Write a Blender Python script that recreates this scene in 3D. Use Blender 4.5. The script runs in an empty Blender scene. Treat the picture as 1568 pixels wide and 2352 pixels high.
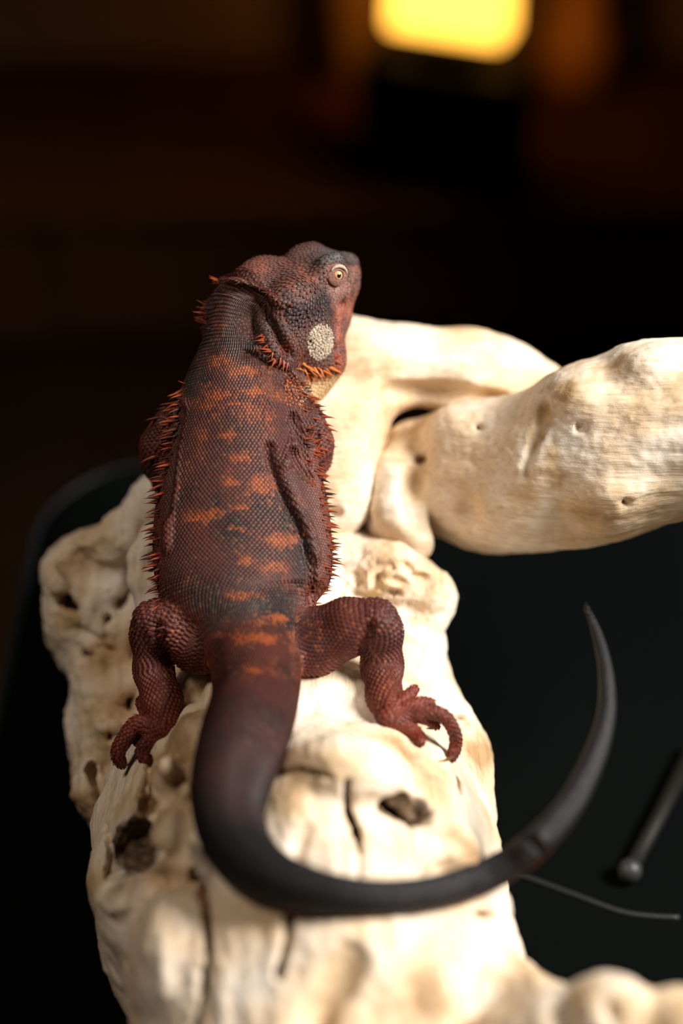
import bpy, math, random
import numpy as np
from mathutils import Vector, Matrix
from mathutils.bvhtree import BVHTree

random.seed(7)
rng = np.random.default_rng(11)
S = bpy.context.scene
COL = S.collection

# ------------------------------------------------------------------ camera
PITCH = math.radians(40.0)
CAM = np.array([0.0, 0.0, 0.78])
FPX = 60.0 / 24.0 * 1568.0
FWD = np.array([0.0, math.cos(PITCH), -math.sin(PITCH)])
UPV = np.array([0.0, math.sin(PITCH), math.cos(PITCH)])
RGT = np.array([1.0, 0.0, 0.0])
cam_d = bpy.data.cameras.new('camera')
cam = bpy.data.objects.new('camera', cam_d)
COL.objects.link(cam)
cam.location = CAM
cam.rotation_euler = (math.radians(90) - PITCH, 0, 0)
cam_d.sensor_fit = 'HORIZONTAL'
cam_d.sensor_width = 24.0
cam_d.lens = 60.0
cam_d.clip_start = 0.01
cam_d.dof.use_dof = True
cam_d.dof.focus_distance = 0.880
cam_d.dof.aperture_fstop = 1.7
S.camera = cam

# ------------------------------------------------------------------ world, lights, exposure
world = bpy.data.worlds.new('world')
S.world = world
world.use_nodes = True
world.node_tree.nodes['Background'].inputs[0].default_value = (0.6, 0.7, 0.9, 1)
world.node_tree.nodes['Background'].inputs[1].default_value = 0.004


def area_light(name, loc, target, size, power, color, spread=75):
    l = bpy.data.lights.new(name, 'AREA')
    l.shape = 'DISK'
    l.size = size
    l.energy = power
    l.color = color
    l.spread = math.radians(spread)
    o = bpy.data.objects.new(name, l)
    COL.objects.link(o)
    o.location = loc
    o.rotation_euler = (Vector(target) - Vector(loc)).to_track_quat('-Z', 'Y').to_euler()
    return o


area_light('lamp_right_offscreen', (1.05, 0.50, 1.12), (0.03, 0.70, 0.15), 0.60, 9.2, (1.0, 0.94, 0.87))
area_light('fill_light_offscreen', (-0.75, 0.45, 1.60), (-0.05, 0.68, 0.12), 0.45, 0.95, (1.0, 0.83, 0.68), 60)  # added warm fill, unseen above left, lifts the driftwood's left side
S.view_settings.view_transform = 'Standard'
S.view_settings.look = 'None'
S.view_settings.gamma = 1.0
S.view_settings.use_curve_mapping = False
S.view_settings.exposure = 0.0


# ------------------------------------------------------------------ helpers
def P(px, py, d):
    """photo pixel and distance along the view axis -> world point"""
    return CAM + d * (FWD + (px - 784.0) / FPX * RGT - (py - 1176.0) / FPX * UPV)


def proj(p):
    q = np.atleast_2d(p) - CAM
    d = q @ FWD
    return 784 + FPX * (q @ RGT) / d, 1176 - FPX * (q @ UPV) / d, d


def norm(v):
    v = np.asarray(v, float)
    return v / max(np.linalg.norm(v), 1e-12)


def R_(px, d):
    return px * d / FPX


def smin(a, b, k):
    if k <= 0:
        return np.minimum(a, b)
    h = np.clip(.5 + .5 * (b - a) / k, 0, 1)
    return b + (a - b) * h - k * h * (1 - h)


def hash3(i, j, k, seed):
    n = (i * 374761393 + j * 668265263 + k * 2147483647 + seed * 974711) & 0xffffffff
    n = ((n ^ (n >> 13)) * 1274126177) & 0xffffffff
    n = ((n ^ (n >> 16)) * 2246822519) & 0xffffffff
    return ((n ^ (n >> 15)) & 0xffff) / 65535.0


def vnoise(p, freq, seed=0):
    q = p * freq + 1000.0
    f = np.floor(q).astype(np.int64)
    t = q - f
    t = t * t * (3 - 2 * t)
    out = 0
    for a in (0, 1):
        for b in (0, 1):
            for c in (0, 1):
                w = (t[:, 0] if a else 1 - t[:, 0]) * (t[:, 1] if b else 1 - t[:, 1]) * (t[:, 2] if c else 1 - t[:, 2])
                out = out + w * hash3(f[:, 0] + a, f[:, 1] + b, f[:, 2] + c, seed)
    return out * 2 - 1


def fbm(p, freq, oct=3, seed=0):
    s, a = 0, 1.0
    for o in range(oct):
        s = s + a * vnoise(p, freq * 2 ** o, seed + o * 7)
        a *= .5
    return s


class Field:
    """signed distance grid built from rounded cones, ellipsoids and swept sections"""

    def __init__(self, h):
        self.h = h
        self.prims = []
        self.F = None

    def cone(self, a, b, ra, rb, k=.006, sub=False):
        a = np.array(a, float); b = np.array(b, float)
        r = max(ra, rb)
        lo = np.minimum(a, b) - r; hi = np.maximum(a, b) + r
        ba = b - a; L2 = max(ba @ ba, 1e-12)

        def f(X, Y, Z):
            px, py, pz = X - a[0], Y - a[1], Z - a[2]
            t = np.clip((px * ba[0] + py * ba[1] + pz * ba[2]) / L2, 0, 1)
            return np.sqrt((px - t * ba[0]) ** 2 + (py - t * ba[1]) ** 2 + (pz - t * ba[2]) ** 2) - (ra + t * (rb - ra))
        self._add(lo, hi, f, k, sub)

    def chain(self, pts, k=.006, sub=False):
        for (a, ra), (b, rb) in zip(pts[:-1], pts[1:]):
            self.cone(a, b, ra, rb, k, sub)

    def ell(self, c, axes, rad, k=.006, sub=False):
        c = np.array(c, float); A = np.array(axes, float); r = np.array(rad, float)
        m = r.max()

        def f(X, Y, Z):
            px, py, pz = X - c[0], Y - c[1], Z - c[2]
            q = [(px * A[i, 0] + py * A[i, 1] + pz * A[i, 2]) / r[i] for i in range(3)]
            k0 = np.sqrt(q[0] ** 2 + q[1] ** 2 + q[2] ** 2) + 1e-9
            k1 = np.sqrt((q[0] / r[0]) ** 2 + (q[1] / r[1]) ** 2 + (q[2] / r[2]) ** 2) + 1e-9
            return k0 * (k0 - 1) / k1
        self._add(c - m, c + m, f, k, sub)

    def sweep(self, C, L, N, W, H, k=0):
        for i in range(len(C) - 1):
            a, b = C[i], C[i + 1]
            ba = b - a; L2 = ba @ ba; T = ba / math.sqrt(L2)
            m = max(W[i], W[i + 1], H[i], H[i + 1])

            def f(X, Y, Z, i=i, a=a, ba=ba, L2=L2, T=T):
                px, py, pz = X - a[0], Y - a[1], Z - a[2]
                t = np.clip((px * ba[0] + py * ba[1] + pz * ba[2]) / L2, 0, 1)
                qx, qy, qz = px - t * ba[0], py - t * ba[1], pz - t * ba[2]
                l = sum(q * (L[i][j] + t * (L[i + 1][j] - L[i][j])) for j, q in enumerate((qx, qy, qz)))
                n = sum(q * (N[i][j] + t * (N[i + 1][j] - N[i][j])) for j, q in enumerate((qx, qy, qz)))
                ax = qx * T[0] + qy * T[1] + qz * T[2]
                w = W[i] + t * (W[i + 1] - W[i]); hh = H[i] + t * (H[i + 1] - H[i])
                mm = np.sqrt((l / w) ** 2 + (n / hh) ** 2) + 1e-9
                g = np.sqrt((l / w ** 2) ** 2 + (n / hh ** 2) ** 2) + 1e-9
                d = mm * (mm - 1) / g
                d = np.where(mm < .05, -np.minimum(w, hh), d)
                return np.sqrt(np.maximum(d, 0) ** 2 + ax ** 2) + np.minimum(d, 0)
            self._add(np.minimum(a, b) - m, np.maximum(a, b) + m, f, k, False)

    def _add(self, lo, hi, f, k, sub):
        if self.F is None:
            self.prims.append((lo, hi, f, k, sub))
        else:
            self._apply(lo, hi, f, k, sub)

    def build(self):
        adds = [p for p in self.prims if not p[4]]
        self.lo = np.min([p[0] for p in adds], 0) - .030
        self.hi = np.max([p[1] for p in adds], 0) + .030
        self.n = np.ceil((self.hi - self.lo) / self.h).astype(int) + 1
        self.F = np.full(self.n, .03, np.float32)
        for p in self.prims:
            self._apply(*p)
        self.prims = []

    def _apply(self, lo, hi, f, k, sub):
        m = .006 + k
        i0 = np.clip(np.floor((lo - m - self.lo) / self.h).astype(int), 0, self.n)
        i1 = np.clip(np.ceil((hi + m - self.lo) / self.h).astype(int) + 1, 0, self.n)
        if (i1 <= i0).any():
            return
        ax = [(self.lo[j] + self.h * np.arange(i0[j], i1[j])).astype(np.float32) for j in range(3)]
        d = f(ax[0][:, None, None], ax[1][None, :, None], ax[2][None, None, :])
        sl = tuple(slice(i0[j], i1[j]) for j in range(3))
        if sub:
            self.F[sl] = -smin(-self.F[sl], d, k)
        else:
            self.F[sl] = smin(self.F[sl], d, k)

    def sample(self, p):
        q = (np.atleast_2d(p) - self.lo) / self.h
        ok = ((q >= 0) & (q < self.n - 1.001)).all(1)
        q = np.clip(q, 0, self.n - 1.001)
        i = q.astype(int); t = q - i
        out = 0
        for a in (0, 1):
            for b in (0, 1):
                for c in (0, 1):
                    w = (t[:, 0] if a else 1 - t[:, 0]) * (t[:, 1] if b else 1 - t[:, 1]) * (t[:, 2] if c else 1 - t[:, 2])
                    out = out + w * self.F[i[:, 0] + a, i[:, 1] + b, i[:, 2] + c]
        return np.where(ok, out, .03)

    def hit(self, px, py, default=None, lo=.55, hi=1.2):
        """depth at which the ray through a photo pixel first meets the solid"""
        d = np.arange(lo, hi, .0004)
        pts = CAM + d[:, None] * (FWD + (px - 784.0) / FPX * RGT - (py - 1176.0) / FPX * UPV)
        v = self.sample(pts)
        w = np.nonzero(v < 0)[0]
        if len(w) == 0:
            return default
        return float(d[w[0]])

    def mesh(self):
        F = self.F; n = self.n
        s = F < 0
        cs = np.zeros(n - 1, np.int8)
        for a in (0, 1):
            for b in (0, 1):
                for c in (0, 1):
                    cs += s[a:n[0] - 1 + a, b:n[1] - 1 + b, c:n[2] - 1 + c]
        act = np.argwhere((cs > 0) & (cs < 8))
        idx = np.full(n - 1, -1, np.int64)
        idx[act[:, 0], act[:, 1], act[:, 2]] = np.arange(len(act))
        acc = np.zeros((len(act), 3)); cnt = np.zeros(len(act))
        cor = [(a, b, c) for a in (0, 1) for b in (0, 1) for c in (0, 1)]
        vals = {o: F[act[:, 0] + o[0], act[:, 1] + o[1], act[:, 2] + o[2]] for o in cor}
        for o in cor:
            for ax in range(3):
                if o[ax] == 0:
                    o2 = list(o); o2[ax] = 1; o2 = tuple(o2)
                    va, vb = vals[o], vals[o2]
                    m = (va < 0) != (vb < 0)
                    t = np.where(m, va / np.where(m, va - vb, 1), 0)
                    p = np.array(o, float)[None, :].repeat(len(act), 0)
                    p[:, ax] += t
                    acc += p * m[:, None]; cnt += m
        V = self.lo + self.h * (act + acc / cnt[:, None])
        quads = []
        for ax in range(3):
            b, c = [(1, 2), (2, 0), (0, 1)][ax]
            sl0 = [slice(None)] * 3; sl1 = [slice(None)] * 3
            sl0[ax] = slice(0, n[ax] - 1); sl1[ax] = slice(1, n[ax])
            d = s[tuple(sl0)].astype(np.int8) - s[tuple(sl1)].astype(np.int8)
            e = np.argwhere(d != 0)
            e = e[(e[:, b] > 0) & (e[:, c] > 0) & (e[:, b] < n[b] - 1) & (e[:, c] < n[c] - 1)]
            sg = d[e[:, 0], e[:, 1], e[:, 2]]
            q = []
            for (ob, oc) in ((-1, -1), (0, -1), (0, 0), (-1, 0)):
                g = e.copy(); g[:, b] += ob; g[:, c] += oc
                q.append(idx[g[:, 0], g[:, 1], g[:, 2]])
            q = np.stack(q, 1)
            q[sg < 0] = q[sg < 0][:, ::-1]
            quads.append(q)
        Q = np.concatenate(quads)
        return V, Q[(Q >= 0).all(1)]


def vert_normals(V, Q):
    fn = np.cross(V[Q[:, 2]] - V[Q[:, 0]], V[Q[:, 3 if Q.shape[1] == 4 else 1]] - V[Q[:, 1 if Q.shape[1] == 4 else 0]])
    N = np.zeros_like(V)
    for j in range(Q.shape[1]):
        np.add.at(N, Q[:, j], fn)
    return N / (np.linalg.norm(N, axis=1, keepdims=True) + 1e-15)


def np_mesh(name, V, Q, col=None, smooth=True):
    me = bpy.data.meshes.new(name)
    V = np.asarray(V, np.float32); Q = np.asarray(Q, np.int32)
    k = Q.shape[1]
    me.vertices.add(len(V)); me.vertices.foreach_set('co', V.ravel())
    me.loops.add(Q.size); me.loops.foreach_set('vertex_index', Q.ravel())
    me.polygons.add(len(Q))
    me.polygons.foreach_set('loop_start', np.arange(0, Q.size, k, dtype=np.int32))
    me.polygons.foreach_set('loop_total', np.full(len(Q), k, np.int32))
    me.update(calc_edges=True)
    me.polygons.foreach_set('use_smooth', np.full(len(Q), smooth, bool))
    if col is not None:
        a = me.attributes.new('Col', 'FLOAT_COLOR', 'POINT')
        c = np.ones((len(V), 4), np.float32); c[:, :col.shape[1]] = col
        a.data.foreach_set('color', c.ravel())
    me.validate()
    return me


def link(name, me, mat, parent=None, loc=None, mw=None):
    o = bpy.data.objects.new(name, me)
    COL.objects.link(o)
    if mat is not None and me is not None and not me.materials:
        me.materials.append(mat)
    if parent is not None:
        o.parent = parent
        o.matrix_parent_inverse = Matrix.Translation(-Vector(parent.location)) if parent.parent is None else Matrix.Identity(4)
    if loc is not None:
        o.location = loc
    if mw is not None:
        o.matrix_basis = mw
    return o


def empty(name, loc, label, cat, group=None):
    o = bpy.data.objects.new(name, None)
    COL.objects.link(o)
    o.location = loc
    o.empty_display_size = .02
    o['label'] = label; o['category'] = cat
    if group:
        o['group'] = group
    return o


def tube(pts, radii, seg=8, cap=True):
    pts = np.array(pts, float)
    n = len(pts)
    V, Q = [], []
    T = np.gradient(pts, axis=0)
    ref = np.array([.31, .2, .93])
    for i in range(n):
        t = norm(T[i]); b = norm(np.cross(t, ref)); c = np.cross(t, b)
        for j in range(seg):
            a = 2 * math.pi * j / seg
            V.append(pts[i] + radii[i] * (math.cos(a) * b + math.sin(a) * c))
    for i in range(n - 1):
        for j in range(seg):
            Q.append([i * seg + j, i * seg + (j + 1) % seg, (i + 1) * seg + (j + 1) % seg, (i + 1) * seg + j])
    if cap:
        V.append(pts[0]); V.append(pts[-1])
        a, b = len(V) - 2, len(V) - 1
        for j in range(seg):
            Q.append([a, (j + 1) % seg, j, j])
            Q.append([b, (n - 1) * seg + j, (n - 1) * seg + (j + 1) % seg, (n - 1) * seg + (j + 1) % seg])
    Q = [q if len(set(q)) == 4 else list(dict.fromkeys(q)) for q in Q]
    return V, Q


def py_mesh(name, V, Q, smooth=True):
    me = bpy.data.meshes.new(name)
    me.from_pydata([tuple(map(float, v)) for v in V], [], [list(map(int, q)) for q in Q])
    me.polygons.foreach_set('use_smooth', [smooth] * len(me.polygons))
    me.update()
    return me


def lathe(profile, seg=48):
    V, Q = [], []
    n = len(profile)
    for r, z in profile:
        for j in range(seg):
            a = 2 * math.pi * j / seg
            V.append((r * math.cos(a), r * math.sin(a), z))
    for i in range(n - 1):
        for j in range(seg):
            Q.append([i * seg + j, i * seg + (j + 1) % seg, (i + 1) * seg + (j + 1) % seg, (i + 1) * seg + j])
    return V, Q


def catmull(A, per):
    A = np.array(A, float)
    out = []
    n = len(A)
    for i in range(n - 1):
        p0, p1, p2, p3 = A[max(i - 1, 0)], A[i], A[i + 1], A[min(i + 2, n - 1)]
        for j in range(per):
            t = j / per
            out.append(.5 * (2 * p1 + (p2 - p0) * t + (2 * p0 - 5 * p1 + 4 * p2 - p3) * t * t + (3 * p1 - p0 - 3 * p2 + p3) * t ** 3))
    out.append(A[-1])
    return np.array(out)


# ------------------------------------------------------------------ materials
def new_mat(name):
    m = bpy.data.materials.new(name)
    m.use_nodes = True
    nt = m.node_tree
    b = nt.nodes['Principled BSDF']
    return m, nt, b


def simple(name, col, rough=.6, spec=.5, metal=0, noise=0, nscale=40, bump=0, bscale=200):
    m, nt, b = new_mat(name)
    b.inputs['Base Color'].default_value = (*col, 1)
    b.inputs['Roughness'].default_value = rough
    b.inputs['Specular IOR Level'].default_value = spec
    b.inputs['Metallic'].default_value = metal
    tc = nt.nodes.new('ShaderNodeTexCoord')
    if noise:
        n = nt.nodes.new('ShaderNodeTexNoise'); n.inputs['Scale'].default_value = nscale
        nt.links.new(tc.outputs['Object'], n.inputs['Vector'])
        mx = nt.nodes.new('ShaderNodeMix'); mx.data_type = 'RGBA'
        mx.inputs[6].default_value = (*[c * (1 - noise) for c in col], 1)
        mx.inputs[7].default_value = (*[min(1, c * (1 + noise)) for c in col], 1)
        nt.links.new(n.outputs['Fac'], mx.inputs[0])
        nt.links.new(mx.outputs[2], b.inputs['Base Color'])
    if bump:
        n = nt.nodes.new('ShaderNodeTexNoise'); n.inputs['Scale'].default_value = bscale
        nt.links.new(tc.outputs['Object'], n.inputs['Vector'])
        bp = nt.nodes.new('ShaderNodeBump'); bp.inputs['Strength'].default_value = bump
        bp.inputs['Distance'].default_value = .001
        nt.links.new(n.outputs['Fac'], bp.inputs['Height'])
        nt.links.new(bp.outputs['Normal'], b.inputs['Normal'])
    return m


def emis(name, col, strength):
    m, nt, b = new_mat(name)
    b.inputs['Base Color'].default_value = (*col, 1)
    b.inputs['Emission Color'].default_value = (*col, 1)
    b.inputs['Emission Strength'].default_value = strength
    return m


def ramp(nt, stops):
    r = nt.nodes.new('ShaderNodeValToRGB')
    e = r.color_ramp.elements
    e[0].position, e[0].color = stops[0][0], (*stops[0][1], 1)
    e[1].position, e[1].color = stops[-1][0], (*stops[-1][1], 1)
    for p, c in stops[1:-1]:
        k = e.new(p); k.color = (*c, 1)
    return r


def wood_mat(name, direction, warm=0.0):
    """bleached driftwood: cream ground, tan and grey stains, fine grain along `direction`; Col.r = rotten wood, Col.g = ochre stain"""
    m, nt, b = new_mat(name)
    N = nt.nodes.new; Lk = nt.links.new
    tc = N('ShaderNodeTexCoord')
    mp = N('ShaderNodeMapping')
    q = Vector(direction).to_track_quat('Z', 'Y').to_euler()
    mp.vector_type = 'TEXTURE'
    mp.inputs['Rotation'].default_value = q
    mp.inputs['Scale'].default_value = (1, 1, 14)
    Lk(tc.outputs['Object'], mp.inputs['Vector'])
    n1 = N('ShaderNodeTexNoise'); n1.inputs['Scale'].default_value = 22; n1.inputs['Detail'].default_value = 5
    Lk(tc.outputs['Object'], n1.inputs['Vector'])
    r1 = ramp(nt, [(.30, (.42, .27, .14)), (.43, (.74, .56, .36)), (.55, (.84, .72, .57)), (.68, (.87, .79, .69)), (.8, (.62, .55, .48))])
    Lk(n1.outputs['Fac'], r1.inputs['Fac'])
    n2 = N('ShaderNodeTexNoise'); n2.inputs['Scale'].default_value = 420; n2.inputs['Detail'].default_value = 6
    Lk(mp.outputs['Vector'], n2.inputs['Vector'])
    r2 = ramp(nt, [(.33, (.55, .42, .30)), (.5, (1, 1, 1)), (.8, (1, 1, 1))])
    Lk(n2.outputs['Fac'], r2.inputs['Fac'])
    mul = N('ShaderNodeMix'); mul.data_type = 'RGBA'; mul.blend_type = 'MULTIPLY'; mul.inputs[0].default_value = .32
    wm = N('ShaderNodeMix'); wm.data_type = 'RGBA'; wm.inputs[0].default_value = warm; wm.inputs[7].default_value = (.42, .25, .125, 1)
    Lk(r1.outputs['Color'], wm.inputs[6])
    Lk(wm.outputs[2], mul.inputs[6]); Lk(r2.outputs['Color'], mul.inputs[7])
    at = N('ShaderNodeAttribute'); at.attribute_name = 'Col'
    sp = N('ShaderNodeSeparateColor'); Lk(at.outputs['Color'], sp.inputs['Color'])
    n3 = N('ShaderNodeTexNoise'); n3.inputs['Scale'].default_value = 130; n3.inputs['Detail'].default_value = 6
    Lk(tc.outputs['Object'], n3.inputs['Vector'])
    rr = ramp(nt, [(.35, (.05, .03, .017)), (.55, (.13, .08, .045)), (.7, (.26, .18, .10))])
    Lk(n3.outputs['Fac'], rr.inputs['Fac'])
    st = ramp(nt, [(.3, (.30, .17, .055)), (.6, (.56, .38, .17)), (.8, (.70, .56, .34))])
    Lk(n3.outputs['Fac'], st.inputs['Fac'])
    mx1 = N('ShaderNodeMix'); mx1.data_type = 'RGBA'
    Lk(sp.outputs[1], mx1.inputs[0]); Lk(mul.outputs[2], mx1.inputs[6]); Lk(st.outputs['Color'], mx1.inputs[7])
    mx2 = N('ShaderNodeMix'); mx2.data_type = 'RGBA'
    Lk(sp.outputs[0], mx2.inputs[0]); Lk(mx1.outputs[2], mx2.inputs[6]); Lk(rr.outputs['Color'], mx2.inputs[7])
    Lk(mx2.outputs[2], b.inputs['Base Color'])
    b.inputs['Roughness'].default_value = .62
    b.inputs['Specular IOR Level'].default_value = .3
    b.inputs['Subsurface Weight'].default_value = 0
    ad = N('ShaderNodeMath'); ad.operation = 'ADD'
    Lk(n2.outputs['Fac'], ad.inputs[0]); Lk(n3.outputs['Fac'], ad.inputs[1])
    bp = N('ShaderNodeBump'); bp.inputs['Strength'].default_value = .55; bp.inputs['Distance'].default_value = .0011
    Lk(ad.outputs[0], bp.inputs['Height']); Lk(bp.outputs['Normal'], b.inputs['Normal'])
    return m


def attr_mat(name, rough=.5, spec=.5, sss=0, bump=.4, bscale=1500, coat=0):
    m, nt, b = new_mat(name)
    at = nt.nodes.new('ShaderNodeAttribute'); at.attribute_name = 'Col'
    nt.links.new(at.outputs['Color'], b.inputs['Base Color'])
    b.inputs['Roughness'].default_value = rough
    b.inputs['Specular IOR Level'].default_value = spec
    if sss:
        b.inputs['Subsurface Weight'].default_value = sss
        b.inputs['Subsurface Radius'].default_value = (.004, .001, .0005)
        b.inputs['Subsurface Scale'].default_value = 1
    tc = nt.nodes.new('ShaderNodeTexCoord')
    v = nt.nodes.new('ShaderNodeTexVoronoi'); v.inputs['Scale'].default_value = bscale
    nt.links.new(tc.outputs['Object'], v.inputs['Vector'])
    bp = nt.nodes.new('ShaderNodeBump'); bp.inputs['Strength'].default_value = bump; bp.inputs['Distance'].default_value = .0004
    nt.links.new(v.outputs['Distance'], bp.inputs['Height'])
    nt.links.new(bp.outputs['Normal'], b.inputs['Normal'])
    return m


M_SKIN = attr_mat('lizard_skin', rough=.6, spec=.35, bump=.5, bscale=900)
M_SCALE = attr_mat('lizard_scales', rough=.55, spec=.32, bump=0)
M_SPIKE = simple('spike_horn', (.30, .055, .018), .42, .5, noise=.5, nscale=90)
M_SPIKE_D = simple('spike_horn_dark', (.075, .022, .014), .42, .5, noise=.5, nscale=90)
M_SPIKE_O = simple('spike_horn_orange', (.55, .17, .035), .45, .5, noise=.4, nscale=90)
M_CLAW = simple('claw_horn', (.20, .10, .02), .3, .6, noise=.7, nscale=160)
M_IRIS = simple('iris', (.75, .38, .18), .25, .6, noise=.3, nscale=600)
M_PUPIL = simple('pupil', (.004, .004, .006), .08, .8)
M_LID = simple('eyelid', (.46, .33, .26), .55, .4, noise=.25, nscale=500, bump=.5, bscale=900)
M_LID_R = simple('eyelid_red', (.20, .095, .075), .55, .4, noise=.3, nscale=500, bump=.5, bscale=900)

# ================================================================== the setting
FLOOR_Z = -.75
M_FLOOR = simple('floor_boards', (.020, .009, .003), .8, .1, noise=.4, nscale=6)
M_WALL = simple('wall_paint', (.30, .17, .09), .9, .1, noise=.15, nscale=3)


def box(name, lo, hi, mat, parent=None, bevel=0.0):
    x0, y0, z0 = lo; x1, y1, z1 = hi
    V = [(x, y, z) for x in (x0, x1) for y in (y0, y1) for z in (z0, z1)]
    Q = [(0, 1, 3, 2), (4, 6, 7, 5), (0, 4, 5, 1), (2, 3, 7, 6), (0, 2, 6, 4), (1, 5, 7, 3)]
    me = py_mesh(name, V, Q, False)
    o = link(name, me, mat, parent)
    if bevel:
        md = o.modifiers.new('bevel', 'BEVEL'); md.width = bevel; md.segments = 3
    return o


fl = bpy.data.objects.new('floor', None)
COL.objects.link(fl)
fl['kind'] = 'structure'
fl.location = (0, 2, FLOOR_Z)
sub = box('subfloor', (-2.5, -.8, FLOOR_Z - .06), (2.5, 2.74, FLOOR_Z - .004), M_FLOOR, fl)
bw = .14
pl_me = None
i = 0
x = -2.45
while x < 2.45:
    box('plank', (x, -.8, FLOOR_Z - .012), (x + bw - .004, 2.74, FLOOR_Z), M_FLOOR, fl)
    x += bw
w = box('wall_back', (-2.5, 2.76, FLOOR_Z), (2.5, 2.86, 2.2), M_WALL)
w['kind'] = 'structure'
bb = box('baseboard_back', (-2.5, 2.745, FLOOR_Z), (2.5, 2.76, FLOOR_Z + .09), simple('baseboard_paint', (.05, .025, .012), .6))
bb['kind'] = 'structure'

# ================================================================== driftwood
def pc(px, py, rpx, d):
    return (P(px, py, d), R_(rpx, d))


VIEW_AXES = np.array([RGT, UPV, FWD])


def bump(F, px, py, rx, ry, out, rz=None, k=.008, default=None, rot=0.0):
    """a swelling on the surface met at that pixel, standing `out` metres proud"""
    d = F.hit(px, py, default)
    if d is None:
        return
    a, b = R_(rx, d), R_(ry, d)
    c = rz if rz else min(a, b)
    r = math.radians(rot)
    ax = np.array([RGT * math.cos(r) + UPV * math.sin(r), -RGT * math.sin(r) + UPV * math.cos(r), FWD])
    F.ell(P(px, py, d + c - out), ax, (a, b, c), k)


ROT = []     # (point, radius) of rotten, dark wood pockets
STAIN = []   # (point, radius) of ochre stains


def hole(F, px, py, rx, ry, deep, k=.004, rot=0.0, rotten=0, default=None, shift=0.0):
    d = F.hit(px, py, default)
    if d is None:
        return
    a, b = R_(rx, d), R_(ry, d)
    r = math.radians(rot)
    ax = np.array([RGT * math.cos(r) + UPV * math.sin(r), -RGT * math.sin(r) + UPV * math.cos(r), FWD])
    F.ell(P(px, py, d + shift), ax, (a, b, deep), k, True)
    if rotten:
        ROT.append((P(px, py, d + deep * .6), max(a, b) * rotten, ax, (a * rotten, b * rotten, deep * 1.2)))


def groove(F, pts, r0, r1=None, k=.003, inset=0.0, rot=0):
    r1 = r0 if r1 is None else r1
    q = []
    for j, (px, py) in enumerate(catmull(pts, 4)):
        d = F.hit(px, py)
        if d is None:
            continue
        t = j / max(1, 4 * (len(pts) - 1))
        q.append((P(px, py, d + inset), r0 + (r1 - r0) * t))
        if rot:
            ROT.append((q[-1][0], 1, VIEW_AXES, (r0 * rot,) * 3))
    F.chain(q, k, True)


def crack(F, pts, w, deep, wob=3.0):
    """narrow deep split along a photo polyline; w in px"""
    q = catmull(pts, 6)
    for j in range(len(q)):
        px, py = q[j] + rng.uniform(-wob, wob, 2) * .5
        d = F.hit(px, py)
        if d is None:
            continue
        t = q[min(j + 1, len(q) - 1)] - q[max(j - 1, 0)]
        a = norm(t[0] * RGT - t[1] * UPV); b = norm(np.cross(FWD, a))
        L = R_(np.linalg.norm(t) * .75 + 2, d)
        ww = R_(w, d) * rng.uniform(.7, 1.25)
        F.ell(P(px, py, d + .001), np.array([a, b, FWD]), (L, ww, deep), .0015, True)


def ridge(F, pts, r0, r1=None, k=.004, lift=0.0):
    r1 = r0 if r1 is None else r1
    q = []
    for j, (px, py) in enumerate(catmull(pts, 4)):
        d = F.hit(px, py)
        if d is None:
            continue
        t = j / max(1, 4 * (len(pts) - 1))
        r = r0 + (r1 - r0) * t
        q.append((P(px, py, d + r * .4 - lift), r))
    F.chain(q, k)


# ---- main trunk under the lizard
TR = Field(.0015)
TR.chain([pc(740, 2640, 480, .775), pc(762, 2300, 440, .808), pc(695, 2060, 455, .866), pc(690, 1860, 415, .928),
          pc(665, 1660, 350, .984), pc(650, 1460, 335, .998), pc(690, 1370, 190, 1.015)], k=.012)
TR.chain([pc(780, 1300, 70, .955), pc(900, 1330, 78, .945), pc(985, 1370, 62, .938)], k=.012)          # crusty knob
TR.chain([pc(940, 1480, 70, .945), pc(905, 1600, 90, .945), pc(968, 1765, 125, .925), pc(985, 1850, 120, .915)], k=.02)   # right flank
TR.chain([pc(340, 1780, 70, .925), pc(310, 1900, 70, .885), pc(300, 2010, 70, .845), pc(300, 2090, 75, .81)], k=.015)   # left flank ridge
TR.chain([pc(1170, 2300, 90, .755), pc(1290, 2350, 75, .715)], k=.02)
TR.build()
bump(TR, 780, 1800, 165, 125, .016, .03, k=.012)              # large hump in front of the foot
bump(TR, 690, 1900, 110, 130, .008, .03, k=.012)
bump(TR, 960, 1960, 150, 70, .010, .03, k=.012)
bump(TR, 1060, 1985, 45, 26, .010, .012, k=.006)
bump(TR, 880, 1500, 100, 60, .004, .02, k=.01)
bump(TR, 400, 1785, 42, 48, .012, .013, k=.004)               # pale warty knob
bump(TR, 385, 1765, 22, 24, .012, .008, k=.003)
bump(TR, 425, 1820, 24, 26, .010, .008, k=.003)
bump(TR, 395, 1920, 48, 78, .014, .018, k=.005, rot=-14)      # smooth lobe
bump(TR, 470, 2040, 34, 120, .010, .014, k=.006, rot=22)
bump(TR, 405, 2190, 100, 150, .012, .03, k=.01)               # broad plate
bump(TR, 270, 2055, 52, 40, .012, .014, k=.006, rot=20)
bump(TR, 330, 1850, 32, 90, .006, .012, k=.006, rot=-14)
bump(TR, 440, 1690, 45, 60, .008, .014, k=.006, rot=-30)
bump(TR, 1120, 2080, 50, 60, .006, .016, k=.01)
bump(TR, 820, 2200, 150, 110, .006, .03, k=.012)
hole(TR, 310, 1945, 58, 56, .026, k=.004, rot=18, rotten=1.1)
hole(TR, 275, 1975, 26, 36, .016, k=.003)
hole(TR, 350, 1965, 36, 22, .024, k=.003)
hole(TR, 918, 1854, 62, 24, .011, k=.006, rot=-26, rotten=1.25)
hole(TR, 948, 1874, 38, 32, .010, k=.006, rotten=1.25)
crack(TR, [(872, 1838), (905, 1868), (940, 1902)], 7, .016)
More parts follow.
